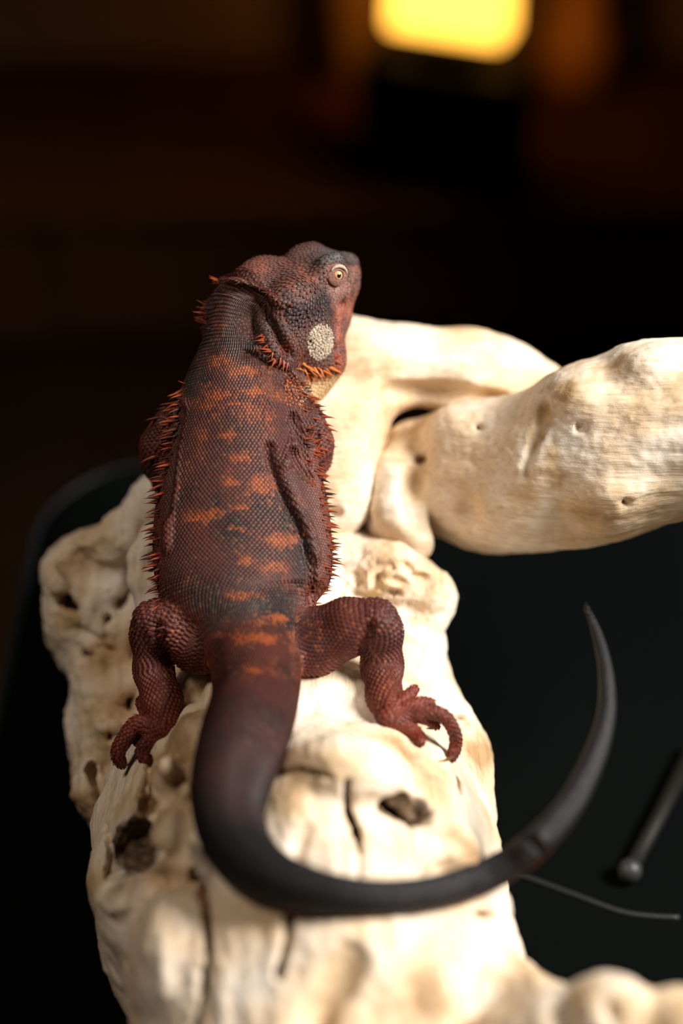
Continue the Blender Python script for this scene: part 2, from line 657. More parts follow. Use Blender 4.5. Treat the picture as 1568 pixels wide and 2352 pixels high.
hole(TR, 1108, 2108, 26, 12, .012, k=.003, rot=-15)
hole(TR, 708, 1625, 11, 9, .010, k=.0015)
hole(TR, 1050, 1815, 6, 22, .007, k=.002)
hole(TR, 1062, 1660, 26, 16, .02, k=.003)
for hx, hy, ha, hb, hr in ((835, 1315, 30, 9, 20), (822, 1338, 12, 20, 0), (788, 1330, 10, 26, 15), (776, 1362, 16, 10, 0), (795, 1392, 26, 9, -20), (772, 1400, 8, 18, 0),
                           (880, 1302, 26, 7, -12), (868, 1322, 14, 8, 30), (900, 1362, 24, 5, 8), (850, 1372, 22, 5, -10), (812, 1365, 9, 12, 0), (930, 1300, 18, 5, -30), (780, 1300, 14, 8, 0)):
    hole(TR, hx, hy, ha, hb, .005, k=.004, rot=hr)
hole(TR, 965, 1325, 24, 10, .007, k=.003)
hole(TR, 325, 1870, 10, 30, .012, k=.002)
hole(TR, 340, 1815, 8, 24, .012, k=.002)
hole(TR, 345, 1862, 20, 26, .016, k=.003)
hole(TR, 425, 1990, 20, 34, .014, k=.004, rot=20)
hole(TR, 440, 1590, 34, 34, .014, k=.004)
hole(TR, 800, 1618, 75, 34, .013, k=.012, rot=-12)
bump(TR, 800, 1765, 135, 78, .012, .02, k=.005, rot=-8)
crack(TR, [(345, 1745), (342, 1790), (330, 1850)], 6, .010)
crack(TR, [(600, 1790), (680, 1770), (760, 1785)], 3, .004)
crack(TR, [(1048, 1790), (1052, 1830)], 3, .006)
crack(TR, [(245, 1900), (255, 1960), (250, 2010)], 4, .006)
crack(TR, [(797, 1795), (796, 1850), (816, 1905), (826, 1970), (822, 2035)], 9, .014)
groove(TR, [(705, 1900), (680, 1960), (690, 2010)], .0022, .0022)
crack(TR, [(440, 2010), (470, 2060), (480, 2150), (474, 2260), (455, 2352), (450, 2420)], 12, .018)
crack(TR, [(668, 2100), (660, 2170), (640, 2240)], 11, .010)
groove(TR, [(800, 2200), (750, 2290), (720, 2360)], .0045, .0035, k=.008)
groove(TR, [(240, 2075), (300, 2040), (370, 2025), (430, 2030)], .0040, .0028, k=.005)
groove(TR, [(980, 2020), (1030, 1990), (1085, 1985)], .0032, .0022)
groove(TR, [(900, 1330), (940, 1345), (990, 1340)], .0015, .0012)
groove(TR, [(830, 1365), (900, 1390), (960, 1400)], .0015, .0012)
groove(TR, [(350, 1740), (345, 1790), (338, 1830)], .002, .003)

# ---- left limb, lower and farther
LL = Field(.0016)
LL.chain([pc(460, 985, 34, .985), pc(400, 1080, 34, .975), pc(338, 1155, 36, .97), pc(285, 1245, 44, .968)], k=.012)
LL.chain([pc(285, 1245, 44, .968), pc(215, 1330, 92, .985), pc(230, 1420, 108, .99), pc(275, 1500, 88, .985), pc(268, 1590, 62, .97),
          pc(262, 1690, 90, .97), pc(285, 1800, 92, .955), pc(335, 1930, 80, .935), pc(380, 2050, 70, .91)], k=.02)
LL.chain([pc(330, 1360, 60, .99), pc(350, 1480, 60, .985), pc(330, 1580, 50, .985)], k=.02)
LL.build()
bump(LL, 195, 1255, 34, 26, .006, .012)
bump(LL, 150, 1330, 48, 50, .008, .02)
bump(LL, 250, 1690, 40, 50, .006, .015)
bump(LL, 215, 1800, 45, 60, .005, .015)
bump(LL, 245, 1665, 34, 26, .006, .010, k=.003)
hole(LL, 150, 1385, 17, 20, 0.030, k=.003)
hole(LL, 172, 1400, 12, 14, 0.022, k=.003)
hole(LL, 245, 1425, 15, 12, 0.027, k=.003)
hole(LL, 268, 1385, 9, 12, 0.022, k=.002)
hole(LL, 205, 1505, 18, 14, 0.022, k=.003, rot=-25)
hole(LL, 245, 1490, 26, 12, 0.022, k=.003, rot=-15)
hole(LL, 252, 1690, 9, 16, 0.025, k=.002)
hole(LL, 295, 1340, 14, 50, 0.025, k=.006, rot=-10)
hole(LL, 320, 1470, 26, 60, 0.030, k=.006, rot=-18)
hole(LL, 300, 1620, 34, 30, 0.030, k=.006)
crack(LL, [(205, 1760), (225, 1830), (262, 1885)], 7, .010)
groove(LL, [(230, 1650), (265, 1650), (285, 1680)], .0016, .0020)
groove(LL, [(250, 1755), (270, 1790), (295, 1830)], .002, .002)
groove(LL, [(150, 1290), (200, 1320), (260, 1320), (290, 1300)], .0020, .0030, k=.006)
groove(LL, [(180, 1440), (220, 1470), (260, 1470)], .0020, .0020, k=.004)

# ---- smooth loop beside the lizard's left flank
LP = Field(.0014)
LP.chain([pc(430, 1180, 26, .935), pc(352, 1232, 26, .925), pc(322, 1280, 26, .92), pc(322, 1335, 26, .918), pc(350, 1390, 34, .918), pc(420, 1420, 60, .93)], k=.006)
LP.chain([pc(352, 1345, 20, .916), pc(385, 1310, 22, .918), pc(430, 1290, 28, .93)], k=.006)
LP.build()

# ---- arched branch behind the head
AR = Field(.0016)
AR.chain([pc(690, 1190, 50, .955), pc(772, 1158, 40, .955), pc(752, 1060, 72, .96), pc(765, 950, 98, .965), pc(790, 850, 92, .97)], k=.03)
AR.chain([pc(700, 960, 100, .965), pc(700, 1120, 90, .965)], k=.03)
AR.chain([pc(720, 850, 90, .975), pc(800, 838, 84, .972), pc(950, 836, 73, .975), pc(1080, 854, 80, .98), pc(1180, 880, 66, .985), pc(1270, 920, 48, .985), pc(1380, 960, 60, .98)], k=.02)
AR.build()
bump(AR, 1080, 880, 60, 40, .004, .02, k=.02)
groove(AR, [(890, 905), (1000, 905), (1080, 915), (1150, 928)], .003, .003, k=.008)
hole(AR, 765, 1178, 16, 10, .008, k=.004)

# ---- thick right limb
RL = Field(.0018)
RL.chain([pc(1780, 960, 180, .885), pc(1568, 978, 183, .91), pc(1450, 1011, 188, .922), pc(1310, 1058, 182, .938), pc(1200, 1085, 160, .955),
          pc(1090, 1088, 150, .972), pc(985, 1092, 112, .992), pc(905, 1088, 60, 1.01)], k=.016)
RL.chain([pc(930, 1020, 44, .972), pc(905, 1085, 48, .957), pc(905, 1170, 45, .95), pc(958, 1243, 36, .942)], k=.012)   # drooping lobe
RL.chain([pc(845, 1110, 34, .985), pc(850, 1170, 40, .975), pc(910, 1230, 34, .96), pc(935, 1270, 34, .955)], k=.015)
RL.build()
bump(RL, 1320, 920, 60, 60, .006, .02, k=.02)
bump(RL, 1390, 1130, 70, 60, .006, .03, k=.02)
bump(RL, 1060, 990, 60, 40, .004, .02, k=.02)
bump(RL, 1180, 1190, 90, 40, .004, .03, k=.02)
bump(RL, 1490, 840, 60, 30, .005, .02, k=.015)
hole(RL, 968, 1057, 13, 9, .009, k=.003)
hole(RL, 1100, 982, 8, 6, .006, k=.002)
hole(RL, 1435, 1152, 9, 9, .006, k=.003)
hole(RL, 1332, 982, 9, 7, .005, k=.003)
hole(RL, 1075, 1175, 24, 20, .006, k=.008)
groove(RL, [(1250, 925), (1235, 985), (1215, 1045), (1210, 1090)], .0018, .0012, k=.004)
groove(RL, [(948, 1100), (948, 1160), (965, 1200)], .004, .004, k=.006)
for (px, py, rx, d) in ((1255, 950, 42, .90), (1230, 1010, 34, .90), (1275, 1040, 34, .90), (1280, 1100, 40, .89), (1290, 900, 50, .90),):
    h_ = RL.hit(px, py)
    if h_:
        STAIN.append((P(px, py, h_), R_(rx, h_)))

# ---- knobbly roots reaching out at the near right
for (px, py, rx) in ((170, 1410, 45), (235, 1515, 50), (240, 1720, 45)):
    h_ = LL.hit(px, py)
    if h_:
        STAIN.append((P(px, py, h_), R_(rx, h_)))
for (px, py, rx) in ((300, 1835, 40), (880, 1350, 45)):
    h_ = TR.hit(px, py)
    if h_:
        STAIN.append((P(px, py, h_), R_(rx, h_)))
RT = Field(.0016)
RT.chain([pc(1190, 2420, 120, .725), pc(1300, 2390, 100, .71), pc(1405, 2345, 82, .70), pc(1440, 2420, 80, .70)], k=.012)
RT.chain([pc(1405, 2345, 82, .70), pc(1470, 2400, 70, .70), pc(1560, 2370, 82, .695), pc(1680, 2430, 90, .69)], k=.008)
RT.build()
hole(RT, 1405, 2330, 14, 22, .010, k=.006)
groove(RT, [(1290, 2300), (1300, 2352)], .004, .004, k=.006)

WOOD_ROOT = empty('driftwood', (-.02, .62, 0), 'pale gnarled piece of bleached driftwood with forked limbs, knots and cracks', 'driftwood')
for nm, F, dr, amp in (('trunk', TR, (0.05, -.98, .1), 1.0), ('knotted_limb', LL, (.1, -.8, -.5), 1.9), ('loop', LP, (0, -.6, -.7), .5),
                       ('arched_branch', AR, (1, .1, -.1), .6), ('thick_limb', RL, (1, -.15, .1), .9), ('root_knob', RT, (1, .1, .1), 1.0)):
    V, Q = F.mesh()
    N = vert_normals(V, Q)
    g = np.array(dr, float); g /= np.linalg.norm(g)
    Vs = V - .88 * (V @ g)[:, None] * g
    disp = .0022 * amp * fbm(V, 28, 2, 3) + .0010 * amp * fbm(Vs, 120, 2, 5) + .00045 * amp * vnoise(V, 300, 9)
    rotm = np.zeros(len(V)); stm = np.zeros(len(V))
    nz1 = .5 * fbm(V, 200, 2, 21); nz2 = .6 * fbm(V, 120, 3, 31)
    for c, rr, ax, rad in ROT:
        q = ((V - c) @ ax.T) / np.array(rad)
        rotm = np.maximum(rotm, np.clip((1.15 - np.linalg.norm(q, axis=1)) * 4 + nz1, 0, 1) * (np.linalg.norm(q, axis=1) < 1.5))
    for c, rr in STAIN:
        dd = np.linalg.norm(V - c, axis=1) / rr
        stm = np.maximum(stm, np.clip(1.1 - dd + nz2, 0, .8) * (dd < 1.6))
    if nm == 'knotted_limb':
        disp = disp + .0018 * (.5 - np.abs(fbm(V, 48, 2, 61))) + .0006 * (.5 - np.abs(fbm(V, 190, 2, 67)))
    if nm == 'trunk':
        kn = P(850, 1340, .925)
        disp = disp + .0034 * (.35 - np.abs(fbm(V, 110, 3, 81))) * np.clip(1.3 - np.linalg.norm(V - kn, axis=1) / .028, 0, 1)
        disp = disp + .0016 * (.4 - np.abs(fbm(Vs, 75, 3, 71))) * np.clip((-.030 - V[:, 0]) / .03, 0, 1)
    disp = disp + rotm * .0022 * fbm(V, 160, 3, 41)
    V = V + N * disp[:, None]
    V[:, 2] = np.maximum(V[:, 2], 0.0)
    me = np_mesh(nm, V, Q, np.stack([rotm, stm, 0 * stm], 1))
    link(nm, me, wood_mat('driftwood_' + nm, dr), WOOD_ROOT)
    if nm == 'trunk':
        kn = P(850, 1340, .925)
        disp = disp + .0034 * (.35 - np.abs(fbm(V, 110, 3, 81))) * np.clip(1.3 - np.linalg.norm(V - kn, axis=1) / .028, 0, 1)
        TRUNK_MINZ = V[:, 2].min()
    print('wood', nm, len(V), V.min(0), V.max(0))

# ================================================================== padded stool that carries the driftwood
SEAT_Z = .001
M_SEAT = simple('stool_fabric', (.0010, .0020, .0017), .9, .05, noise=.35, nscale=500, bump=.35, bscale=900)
M_PIPE = simple('stool_piping', (.012, .013, .015), .5, .4, bump=.2, bscale=700)
M_LEGS = simple('stool_legs', (.004, .0035, .003), .6, .2)


def rounded_rect(x0, x1, y0, y1, r, seg=14):
    out = []
    for cx, cy, a0 in ((x1 - r, y1 - r, 0), (x0 + r, y1 - r, 90), (x0 + r, y0 + r, 180), (x1 - r, y0 + r, 270)):
        for j in range(seg + 1):
            a = math.radians(a0 + 90 * j / seg)
            out.append((cx + r * math.cos(a), cy + r * math.sin(a)))
    return out


stool = empty('padded_stool', (.02, .62, FLOOR_Z), 'dark padded stool with rounded corners under the driftwood', 'stool')
V, Q = [], []
prof = [(-.02, -.085), (0, -.07), (0, -.022), (-.004, -.010), (-.012, -.003), (-.024, 0.0)]
rings = []
for off, dz in prof:
    ring = rounded_rect(-.215 - off, .255 + off, .28 - off, 1.0 + off, .085 + off)
    rings.append(len(V))
    V += [(x, y, SEAT_Z + dz) for x, y in ring]
nr = len(ring)
for a in range(len(prof) - 1):
    for j in range(nr):
        Q.append([rings[a] + j, rings[a] + (j + 1) % nr, rings[a + 1] + (j + 1) % nr, rings[a + 1] + j])
Q.append([rings[-1] + j for j in range(nr)])
Q.append([rings[0] + j for j in range(nr)][::-1])
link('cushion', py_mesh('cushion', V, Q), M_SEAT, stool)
ring = rounded_rect(-.217, .257, .278, 1.002, .087)
V, Q = tube([(x, y, SEAT_Z - .016) for x, y in ring + ring[:1]], [.0035] * (len(ring) + 1), 8, False)
link('piping', py_mesh('piping', V, Q), M_PIPE, stool)
sm = []
for px, py in ((1085, 1975), (1200, 2012), (1320, 2056), (1440, 2098), (1560, 2108)):
    d = (CAM[2] - SEAT_Z) / (-(FWD - (py - 1176) / FPX * UPV)[2])
    sm.append(P(px, py, d))
V, Q = tube(catmull(sm, 5), [.0018] * 21, 8)
link('seam', py_mesh('seam', V, Q), M_PIPE, stool)
for x, y in ((-.15, .36), (.19, .36), (-.15, .92), (.19, .92)):
    V, Q = tube([(x, y, SEAT_Z - .08), (x * 1.05, y, FLOOR_Z)], [.02, .014], 12)
    link('leg', py_mesh('leg', V, Q), M_LEGS, stool)

# thin dark rod with a rounded grey end lying on the stool
rod = empty('metal_rod', P(1445, 2005, .965), 'thin dark metal rod with a rounded grey end lying on the stool', 'rod')
rp = []
for px, py in ((1445, 2005), (1510, 1880), (1590, 1720)):
    d = (CAM[2] - SEAT_Z - .005) / (-(FWD - (py - 1176) / FPX * UPV)[2])
    rp.append(P(px, py, d))
rod.location = rp[0]
V, Q = tube(rp, [.005, .005, .005], 10)
link('shaft', py_mesh('shaft', V, Q), simple('rod_metal', (.010, .009, .008), .6, .3, .3), rod)
prf = [(0.0001, -.007), (.004, -.0062), (.0066, -.003), (.007, 0), (.0066, .003), (.004, .0062), (.0001, .007)]
V, Q = lathe(prf, 20)
link('end_cap', py_mesh('end_cap', [np.array(v) + rp[0] + (0, 0, .002) for v in V], Q), simple('rod_cap', (.03, .032, .034), .5, .5, .2), rod)

# ================================================================== background furniture, far out of focus
CAB_Z = -.50
M_CAB = simple('cabinet_wood', (.08, .028, .007), .8, .1, noise=.4, nscale=12)
cab = empty('low_cabinet', (.3, 2.48, FLOOR_Z), 'low dark wooden cabinet standing under the glowing lamp', 'cabinet')
box('cabinet_top', (-.6, 2.22, CAB_Z - .03), (1.1, 2.735, CAB_Z), M_CAB, cab, .004)
box('cabinet_body', (-.57, 2.26, FLOOR_Z), (1.07, 2.73, CAB_Z - .03), M_CAB, cab, .004)
for x in (-.44, .33):
    dr_ = box('drawer', (x, 2.245, FLOOR_Z + .03), (x + .71, 2.26, CAB_Z - .045), M_CAB, cab, .003)
    kn = box('knob', (x + .34, 2.225, FLOOR_Z + .07), (x + .37, 2.246, FLOOR_Z + .09), M_LEGS, dr_, .004)
# lamp: flat lantern with a glowing amber shade on a dark foot
lx, ly = .155, 2.31
lamp = empty('table_lamp', (lx, ly, CAB_Z), 'glowing amber table lamp with a box-shaped shade on a dark foot', 'lamp')
M_SHADE = emis('lamp_shade_glow', (1.0, .46, .055), 4.2)
cz, sz = math.cos(math.radians(-20)), math.sin(math.radians(-20))


def rbox(name, hx, hy, z0, z1, mat, parent, taper=1.0):
    V = []
    for z, s_ in ((z0, 1.0), (z1, taper)):
        for x, y in ((-hx, -hy), (hx, -hy), (hx, hy), (-hx, hy)):
            V.append((lx + s_ * (x * cz - y * sz), ly + s_ * (x * sz + y * cz), z))
    Q = [(3, 2, 1, 0), (4, 5, 6, 7), (0, 1, 5, 4), (1, 2, 6, 5), (2, 3, 7, 6), (3, 0, 4, 7)]
    o = link(name, py_mesh(name, V, Q, False), mat, parent)
    md = o.modifiers.new('bevel', 'BEVEL'); md.width = .012; md.segments = 3
    return o


rbox('foot', .125, .045, CAB_Z, CAB_Z + .195, M_LEGS, lamp)
rbox('neck', .05, .025, CAB_Z + .19, CAB_Z + .236, M_LEGS, lamp)
rbox('shade', .086, .035, CAB_Z + .240, CAB_Z + .50, M_SHADE, lamp, .96)

jar = empty('amber_jar', (.392, 2.635, CAB_Z), 'amber glazed jar with a narrow neck beside the glowing lamp', 'jar')
M_JAR = simple('amber_glaze', (.50, .19, .035), .35, .5, noise=.2, nscale=20)
V, Q = lathe([(.0005, 0), (.054, 0), (.063, .02), (.065, .065), (.057, .10), (.042, .118), (.0365, .2)], 40)
link('body', py_mesh('body', [np.array(v) + np.array([.392, 2.635, CAB_Z]) for v in V], Q), M_JAR, jar)
V, Q = lathe([(.0365, .2), (.044, .203), (.044, .215), (.034, .217), (.034, .205)], 40)
link('rim', py_mesh('rim', [np.array(v) + np.array([.392, 2.635, CAB_Z]) for v in V], Q), M_JAR, jar)

vase = empty('brown_vase', (.022, 2.63, CAB_Z), 'tall brown earthenware vase on the cabinet, lit by the lamp', 'vase')
M_VASE = simple('vase_clay', (.45, .22, .09), .55, .4, noise=.2, nscale=20)
V, Q = lathe([(.0005, 0), (.034, 0), (.040, .015), (.046, .1), (.046, .24), (.040, .29), (.036, .31)], 40)
link('body', py_mesh('body', [np.array(v) + np.array([.022, 2.63, CAB_Z]) for v in V], Q), M_VASE, vase)
V, Q = lathe([(.036, .31), (.043, .316), (.043, .326), (.033, .328), (.033, .312)], 40)
link('rim', py_mesh('rim', [np.array(v) + np.array([.022, 2.63, CAB_Z]) for v in V], Q), M_VASE, vase)

dish = empty('red_dish', (.03, 2.475, CAB_Z), 'shallow dark red dish on the cabinet in front of the vase', 'dish')
M_DISH = simple('dish_glaze', (.10, .016, .004), .6, .3, noise=.2, nscale=20)
V, Q = lathe([(.0005, .004), (.04, .004), (.072, .016), (.092, .034), (.094, .037), (.096, .034), (.076, .012), (.045, .001), (.0005, .0005)], 48)
link('bowl', py_mesh('bowl', [np.array(v) + np.array([.03, 2.475, CAB_Z]) for v in V], Q), M_DISH, dish)
V, Q = lathe([(.0925, .0345), (.0945, .0400), (.0975, .0345), (.0945, .031)], 48)
link('rim', py_mesh('rim', [np.array(v) + np.array([.03, 2.475, CAB_Z]) for v in V], Q), M_DISH, dish)

# ================================================================== bearded lizard
# spine: photo x, photo y, distance of the back's surface, half width in px, half height in metres
SP = np.array([
    (600, 672, .888, 70, .020), (560, 728, .884, 70, .020), (545, 780, .881, 76, .021), (544, 830, .879, 104, .022), (548, 880, .877, 132, .023),
    (553, 950, .874, 150, .024), (555, 1040, .871, 172, .0255), (555, 1130, .867, 196, .027), (556, 1220, .863, 208, .027),
    (559, 1310, .858, 208, .0265), (563, 1375, .854, 190, .0255), (577, 1430, .849, 150, .024), (587, 1500, .840, 112, .022), (586, 1600, .823, 100, .0205),
    (560, 1700, .804, 102, .0195), (530, 1800, .785, 92, .0185), (527, 1885, .768, 80, .0175), (556, 1958, .753, 72, .0165),
    (632, 2018, .742, 58, .0140), (742, 2052, .735, 46, .0113), (870, 2064, .733, 38, .0092), (1000, 2050, .737, 36, .0085),
    (1110, 2014, .744, 37, .0083), (1210, 1955, .754, 35, .0080), (1300, 1862, .768, 31, .0073), (1362, 1745, .785, 26, .0061),
    (1392, 1640, .802, 20, .0049), (1390, 1540, .818, 15, .0037), (1370, 1455, .830, 10, .0025), (1342, 1388, .839, 3.5, .0009)])
K = 5
D = catmull(SP, K)
hint_t = np.array([0, -.38, .92]); hint_tail = np.array([0, -.15, 1.0]); hint_neck = np.array([-.12, -.25, 1.0])
Wm = D[:, 3] * D[:, 2] / FPX
Hm = D[:, 4]
C = np.array([P(d[0], d[1], d[2] + d[4] * .92) for d in D])
# the body lies on the wood: never deeper than the trunk allows
for i in range(len(C)):
    h_ = TR.hit(D[i, 0], D[i, 1])
    if h_ is not None and i > 11 * K:
        dc = D[i, 2] + Hm[i] * .92
        lim = h_ - Hm[i] * .90
        if dc > lim or i > 14 * K:
            D[i, 2] += (lim - dc) * (1.0 if dc > lim else .55)
ker = np.ones(7) / 7
ds = np.convolve(np.pad(D[:, 2], 3, mode='edge'), ker, 'valid')
D[:, 2] = ds
C = np.array([P(d[0], d[1], d[2] + d[4] * .92) for d in D])
T = np.gradient(C, axis=0); T /= np.linalg.norm(T, axis=1, keepdims=True)
LA, NA = [], []
for i in range(len(C)):
    u = i / K
    if u < 4:
        hn = hint_neck * (1 - u / 4) + hint_t * (u / 4)
    elif u < 11:
        hn = hint_t
    else:
        q = min(1, (u - 11) / 4)
        hn = hint_t * (1 - q) + hint_tail * q
    n = norm(hn - (hn @ T[i]) * T[i])
    NA.append(n)
    LA.append(norm(np.cross(n, T[i])))       # towards the lizard's right
LA = np.array(LA); NA = np.array(NA)
if LA[8 * K] @ RGT < 0:
    LA = -LA

DG = Field(.0010)
DG.sweep(C, LA, NA, Wm, Hm)

# ---- head frame
def cv(a, b, c):
    return norm(a * RGT + b * UPV + c * FWD)


HR = cv(.57, -.48, -.67); HF = cv(.82, .307, .478); HF = norm(HF - (HF @ HR) * HR)
HU = np.cross(HR, HF)
if HU @ UPV < 0:
    HU = -HU
HO = P(590, 668, .890)
HAX = np.array([HR, HF, HU])


def H(x, y, z):
    return HO + (x * HR + y * HF + z * HU) * .001


def he(x, y, z, a, b, c, k=.006):
    DG.ell(H(x, y, z), HAX, (a * .001, b * .001, c * .001), k)


def hc(p, q, ra, rb, k=.006):
    DG.cone(H(*p), H(*q), ra * .001, rb * .001, k)


he(0, 20, -6, 23, 28, 13)
he(0, 34, -4, 17, 22, 12)
hc((0, 40, -3), (0, 56, -9.5), 13, 7.2, .008)
hc((0, 44, -8), (2, 46, -26), 10, 8.5, .008)
hc((0, 53, -13), (4, 44, -32), 7.6, 8, .008)
for s_ in (-1, 1):
    he(s_ * 15, 13, 0, 10, 14, 9, .005)
    he(s_ * 12, 38, 6.5, 6, 10, 5, .006)
    hc((s_ * 9, 42, 6), (s_ * 5, 55, -2), 4, 3.5, .006)
    he(s_ * 19, 8, -16, 9, 15, 15, .008)
    hc((s_ * 15, 26, -20), (s_ * 6, 42, -26), 10, 8, .008)
    hc((s_ * 15, 22, -22), (s_ * 13, 35, -40), 11, 9, .008)
    he(s_ * 22, -2, -28, 8, 14, 12, .010)
he(0, 18, -30, 20, 24, 22, .012)
hc((2, 24, -42), (4, 20, -60), 19, 13, .012)
DG.cone(H(4, 20, -58), P(620, 930, .905), .013, .018, .012)
DG.chain([pc(725, 795, 46, .914), pc(738, 832, 40, .914), pc(712, 872, 34, .918), pc(665, 920, 40, .91)], .010)   # beard pouch
DG.chain([pc(520, 690, 30, .902), pc(494, 728, 28, .908), pc(505, 768, 26, .908)], .008)                        # far side of the beard

DG.chain([pc(765, 602, 20, .917), pc(804, 602, 13, .924), pc(815, 624, 11, .925)], .005)     # nose
DG.chain([pc(560, 660, 20, .905), pc(525, 650, 13, .908), pc(500, 645, 3, .911)], .004)   # far corner of the skull crest

# ---- legs
LIMBS = {}


def wd(px, py, rpx, lift=0.0, default=.89):
    h_ = min([x for x in (TR.hit(px, py), LL.hit(px, py), LP.hit(px, py)) if x] or [default])
    return h_ - R_(rpx, h_) * (.8 + lift)


def limb(name, pts, k=.006):
    if name.startswith('hind'):
        pts = [(a, b, r, d) if j < 2 else (a, b, r, min(d, wd(a, b, r, .1))) for j, (a, b, r, d) in enumerate(pts)]
    q = [pc(*p) for p in pts]
    DG.chain(q, k)
    LIMBS[name] = q


dr_ank = wd(890, 1645, 32)
limb('hind_right', [(640, 1480, 66, .868), (720, 1475, 72, .866), (800, 1440, 62, .860), (862, 1425, 46, .857), (880, 1452, 40, .860), (877, 1530, 43, .867),
                    (882, 1600, 36, (.867 + dr_ank) / 2), (893, 1648, 28, dr_ank)], .005)
dl_ank = wd(372, 1680, 30)
limb('hind_left', [(540, 1490, 60, .872), (455, 1470, 70, .876), (395, 1440, 62, .874), (350, 1425, 40, .874), (338, 1460, 34, .876), (352, 1540, 40, .880),
                   (372, 1610, 42, (.880 + dl_ank) / 2), (378, 1672, 28, dl_ank)], .005)
limb('fore_right', [(650, 950, 50, .895), (690, 975, 48, .898), (712, 1020, 47, .905), (715, 1050, 40, .915), (690, 1085, 34, .93), (650, 1090, 28, .94)], .006)
limb('fore_left', [(450, 950, 50, .898), (405, 985, 48, .902), (377, 1028, 49, .908), (368, 1060, 38, .917), (390, 1110, 32, .93), (440, 1130, 26, .94)], .006)

# ---- feet: palm and toes (photo polylines; distance follows the wood)
TOES = []


def toe(pts, r0, r1, lifts, claw=None, base=None):
    q = []
    n = len(pts)
    for j, (px, py) in enumerate(pts):
        r = r0 + (r1 - r0) * j / (n - 1)
        d = wd(px, py, r, 0) if base is None else min(base[j], wd(px, py, r, .05 if j else .3))
        q.append((P(px, py, d), R_(r, d)))
    sm = catmull([np.append(a, b) for a, b in q], 3)
    DG.chain([(s_[:3], s_[3]) for s_ in sm], .0012)
    TOES.append((sm, claw))


da = dr_ank
toe([(893, 1648), (925, 1640), (965, 1632)], 27, 20, [0, 0, 0], base=[da, da + .001, da + .002])
toe([(900, 1630), (930, 1605), (952, 1582)], 16, 9.5, [0, 0, 0], base=[da, da + .006, da + .012])
toe([(930, 1630), (965, 1615), (992, 1616)], 16, 9.5, [0, 0, 0], base=[da, da + .004, da + .010])
toe([(950, 1640), (990, 1635), (1025, 1650), (1046, 1690), (1044, 1722), (1034, 1742)], 16, 10, [0] * 6, claw=[(1030, 1743), (1020, 1747), (1009, 1747)],
    base=[da, da + .001, da + .004, da + .009, da + .012, da + .013])
toe([(895, 1655), (925, 1662), (952, 1682), (965, 1704)], 20, 11, [0] * 4, base=[da, da, da + .002, da + .004])
toe([(960, 1645), (985, 1655), (1003, 1668)], 12, 8, [0] * 3, claw=[(1000, 1669), (990, 1673), (978, 1673)], base=[da, da + .007, da + .012])
da = dl_ank
toe([(378, 1672), (355, 1680), (335, 1672)], 27, 18, [0] * 3, base=[da, da + .002, da + .004])
toe([(350, 1672), (318, 1662), (292, 1690), (272, 1722), (272, 1745), (283, 1755)], 22, 9.5, [0] * 6, claw=[(283, 1756), (290, 1757), (297, 1757)],
    base=[da + .002, da + .003, da + .004, da + .006, da + .008, da + .009])
toe([(365, 1685), (340, 1705), (326, 1726), (333, 1742)], 18, 12, [0] * 4, claw=[(340, 1742), (350, 1741), (358, 1733)], base=[da, da, da + .001, da + .003])
toe([(350, 1660), (332, 1630), (322, 1609)], 14, 10, [0] * 3, base=[da + .004, da + .010, da + .014])
toe([(335, 1680), (320, 1695), (311, 1703)], 11, 8, [0] * 3, claw=[(313, 1703), (318, 1702), (324, 1700)], base=[da + .006, da + .009, da + .011])
# front hands, mostly hidden under the chest
for cx, cy, dd, sg in ((650, 1090, .94, 1), (440, 1130, .94, -1)):
    for j, (ox, oy) in enumerate(((40, -40), (22, -62), (-6, -66), (-32, -52), (-44, -24))):
        DG.chain([pc(cx, cy, 22, dd), pc(cx + sg * ox * .6, cy + oy * .6, 13, dd - .002), pc(cx + sg * ox, cy + oy, 8, dd + .004)], .002)
DG.build()

# ---- eye socket, folds, lips, creases
def onskin(px, py, default=.89):
    return DG.hit(px, py, default)


EYE_D = onskin(776, 634)
hole(DG, 776, 634, 24, 26, .005, k=.003, rotten=0)
groove(DG, [(816, 648), (804, 690), (790, 735), (780, 780), (774, 808)], .0013, .0015, k=.0015)
ridge(DG, [(800, 652), (788, 692), (776, 740), (768, 790)], .0018, .0018, k=.002)
ridge(DG, [(742, 604), (760, 596), (790, 592), (812, 600)], .0022, .0018, k=.003)
groove(DG, [(606, 700), (622, 740), (645, 780), (668, 810)], .0024, .0020, k=.003)
ridge(DG, [(598, 692), (602, 730), (614, 770), (632, 815)], .0024, .0024, k=.003)
ridge(DG, [(630, 720), (650, 760), (672, 805)], .0020, .0018, k=.003)
groove(DG, [(566, 815), (600, 842), (650, 862), (688, 888)], .0022, .0028, k=.003)
ridge(DG, [(566, 830), (600, 853), (640, 872), (678, 905)], .0024, .0026, k=.003)
groove(DG, [(618, 1030), (636, 1090), (664, 1160), (692, 1215), (708, 1270), (714, 1330), (712, 1390)], .0028, .0020, k=.003)
ridge(DG, [(632, 1040), (652, 1100), (682, 1165), (708, 1220), (722, 1280)], .0026, .0022, k=.003)
groove(DG, [(672, 960), (690, 1010), (706, 1060)], .0022, .0016, k=.003)
ridge(DG, [(655, 1070), (662, 1040), (672, 1020)], .0016, .0014, k=.003)
groove(DG, [(672, 1035), (690, 1070), (715, 1100)], .0022, .0016, k=.003)
ridge(DG, [(428, 930), (412, 1000), (402, 1100), (392, 1180), (386, 1260)], .0022, .0018, k=.004)
groove(DG, [(412, 940), (398, 1010), (388, 1100), (378, 1180)], .0020, .0016, k=.004)
ridge(DG, [(495, 646), (540, 650), (580, 660), (612, 676), (640, 695)], .0016, .0018, k=.002)
groove(DG, [(498, 660), (540, 664), (580, 675), (605, 690)], .0020, .0018, k=.003)
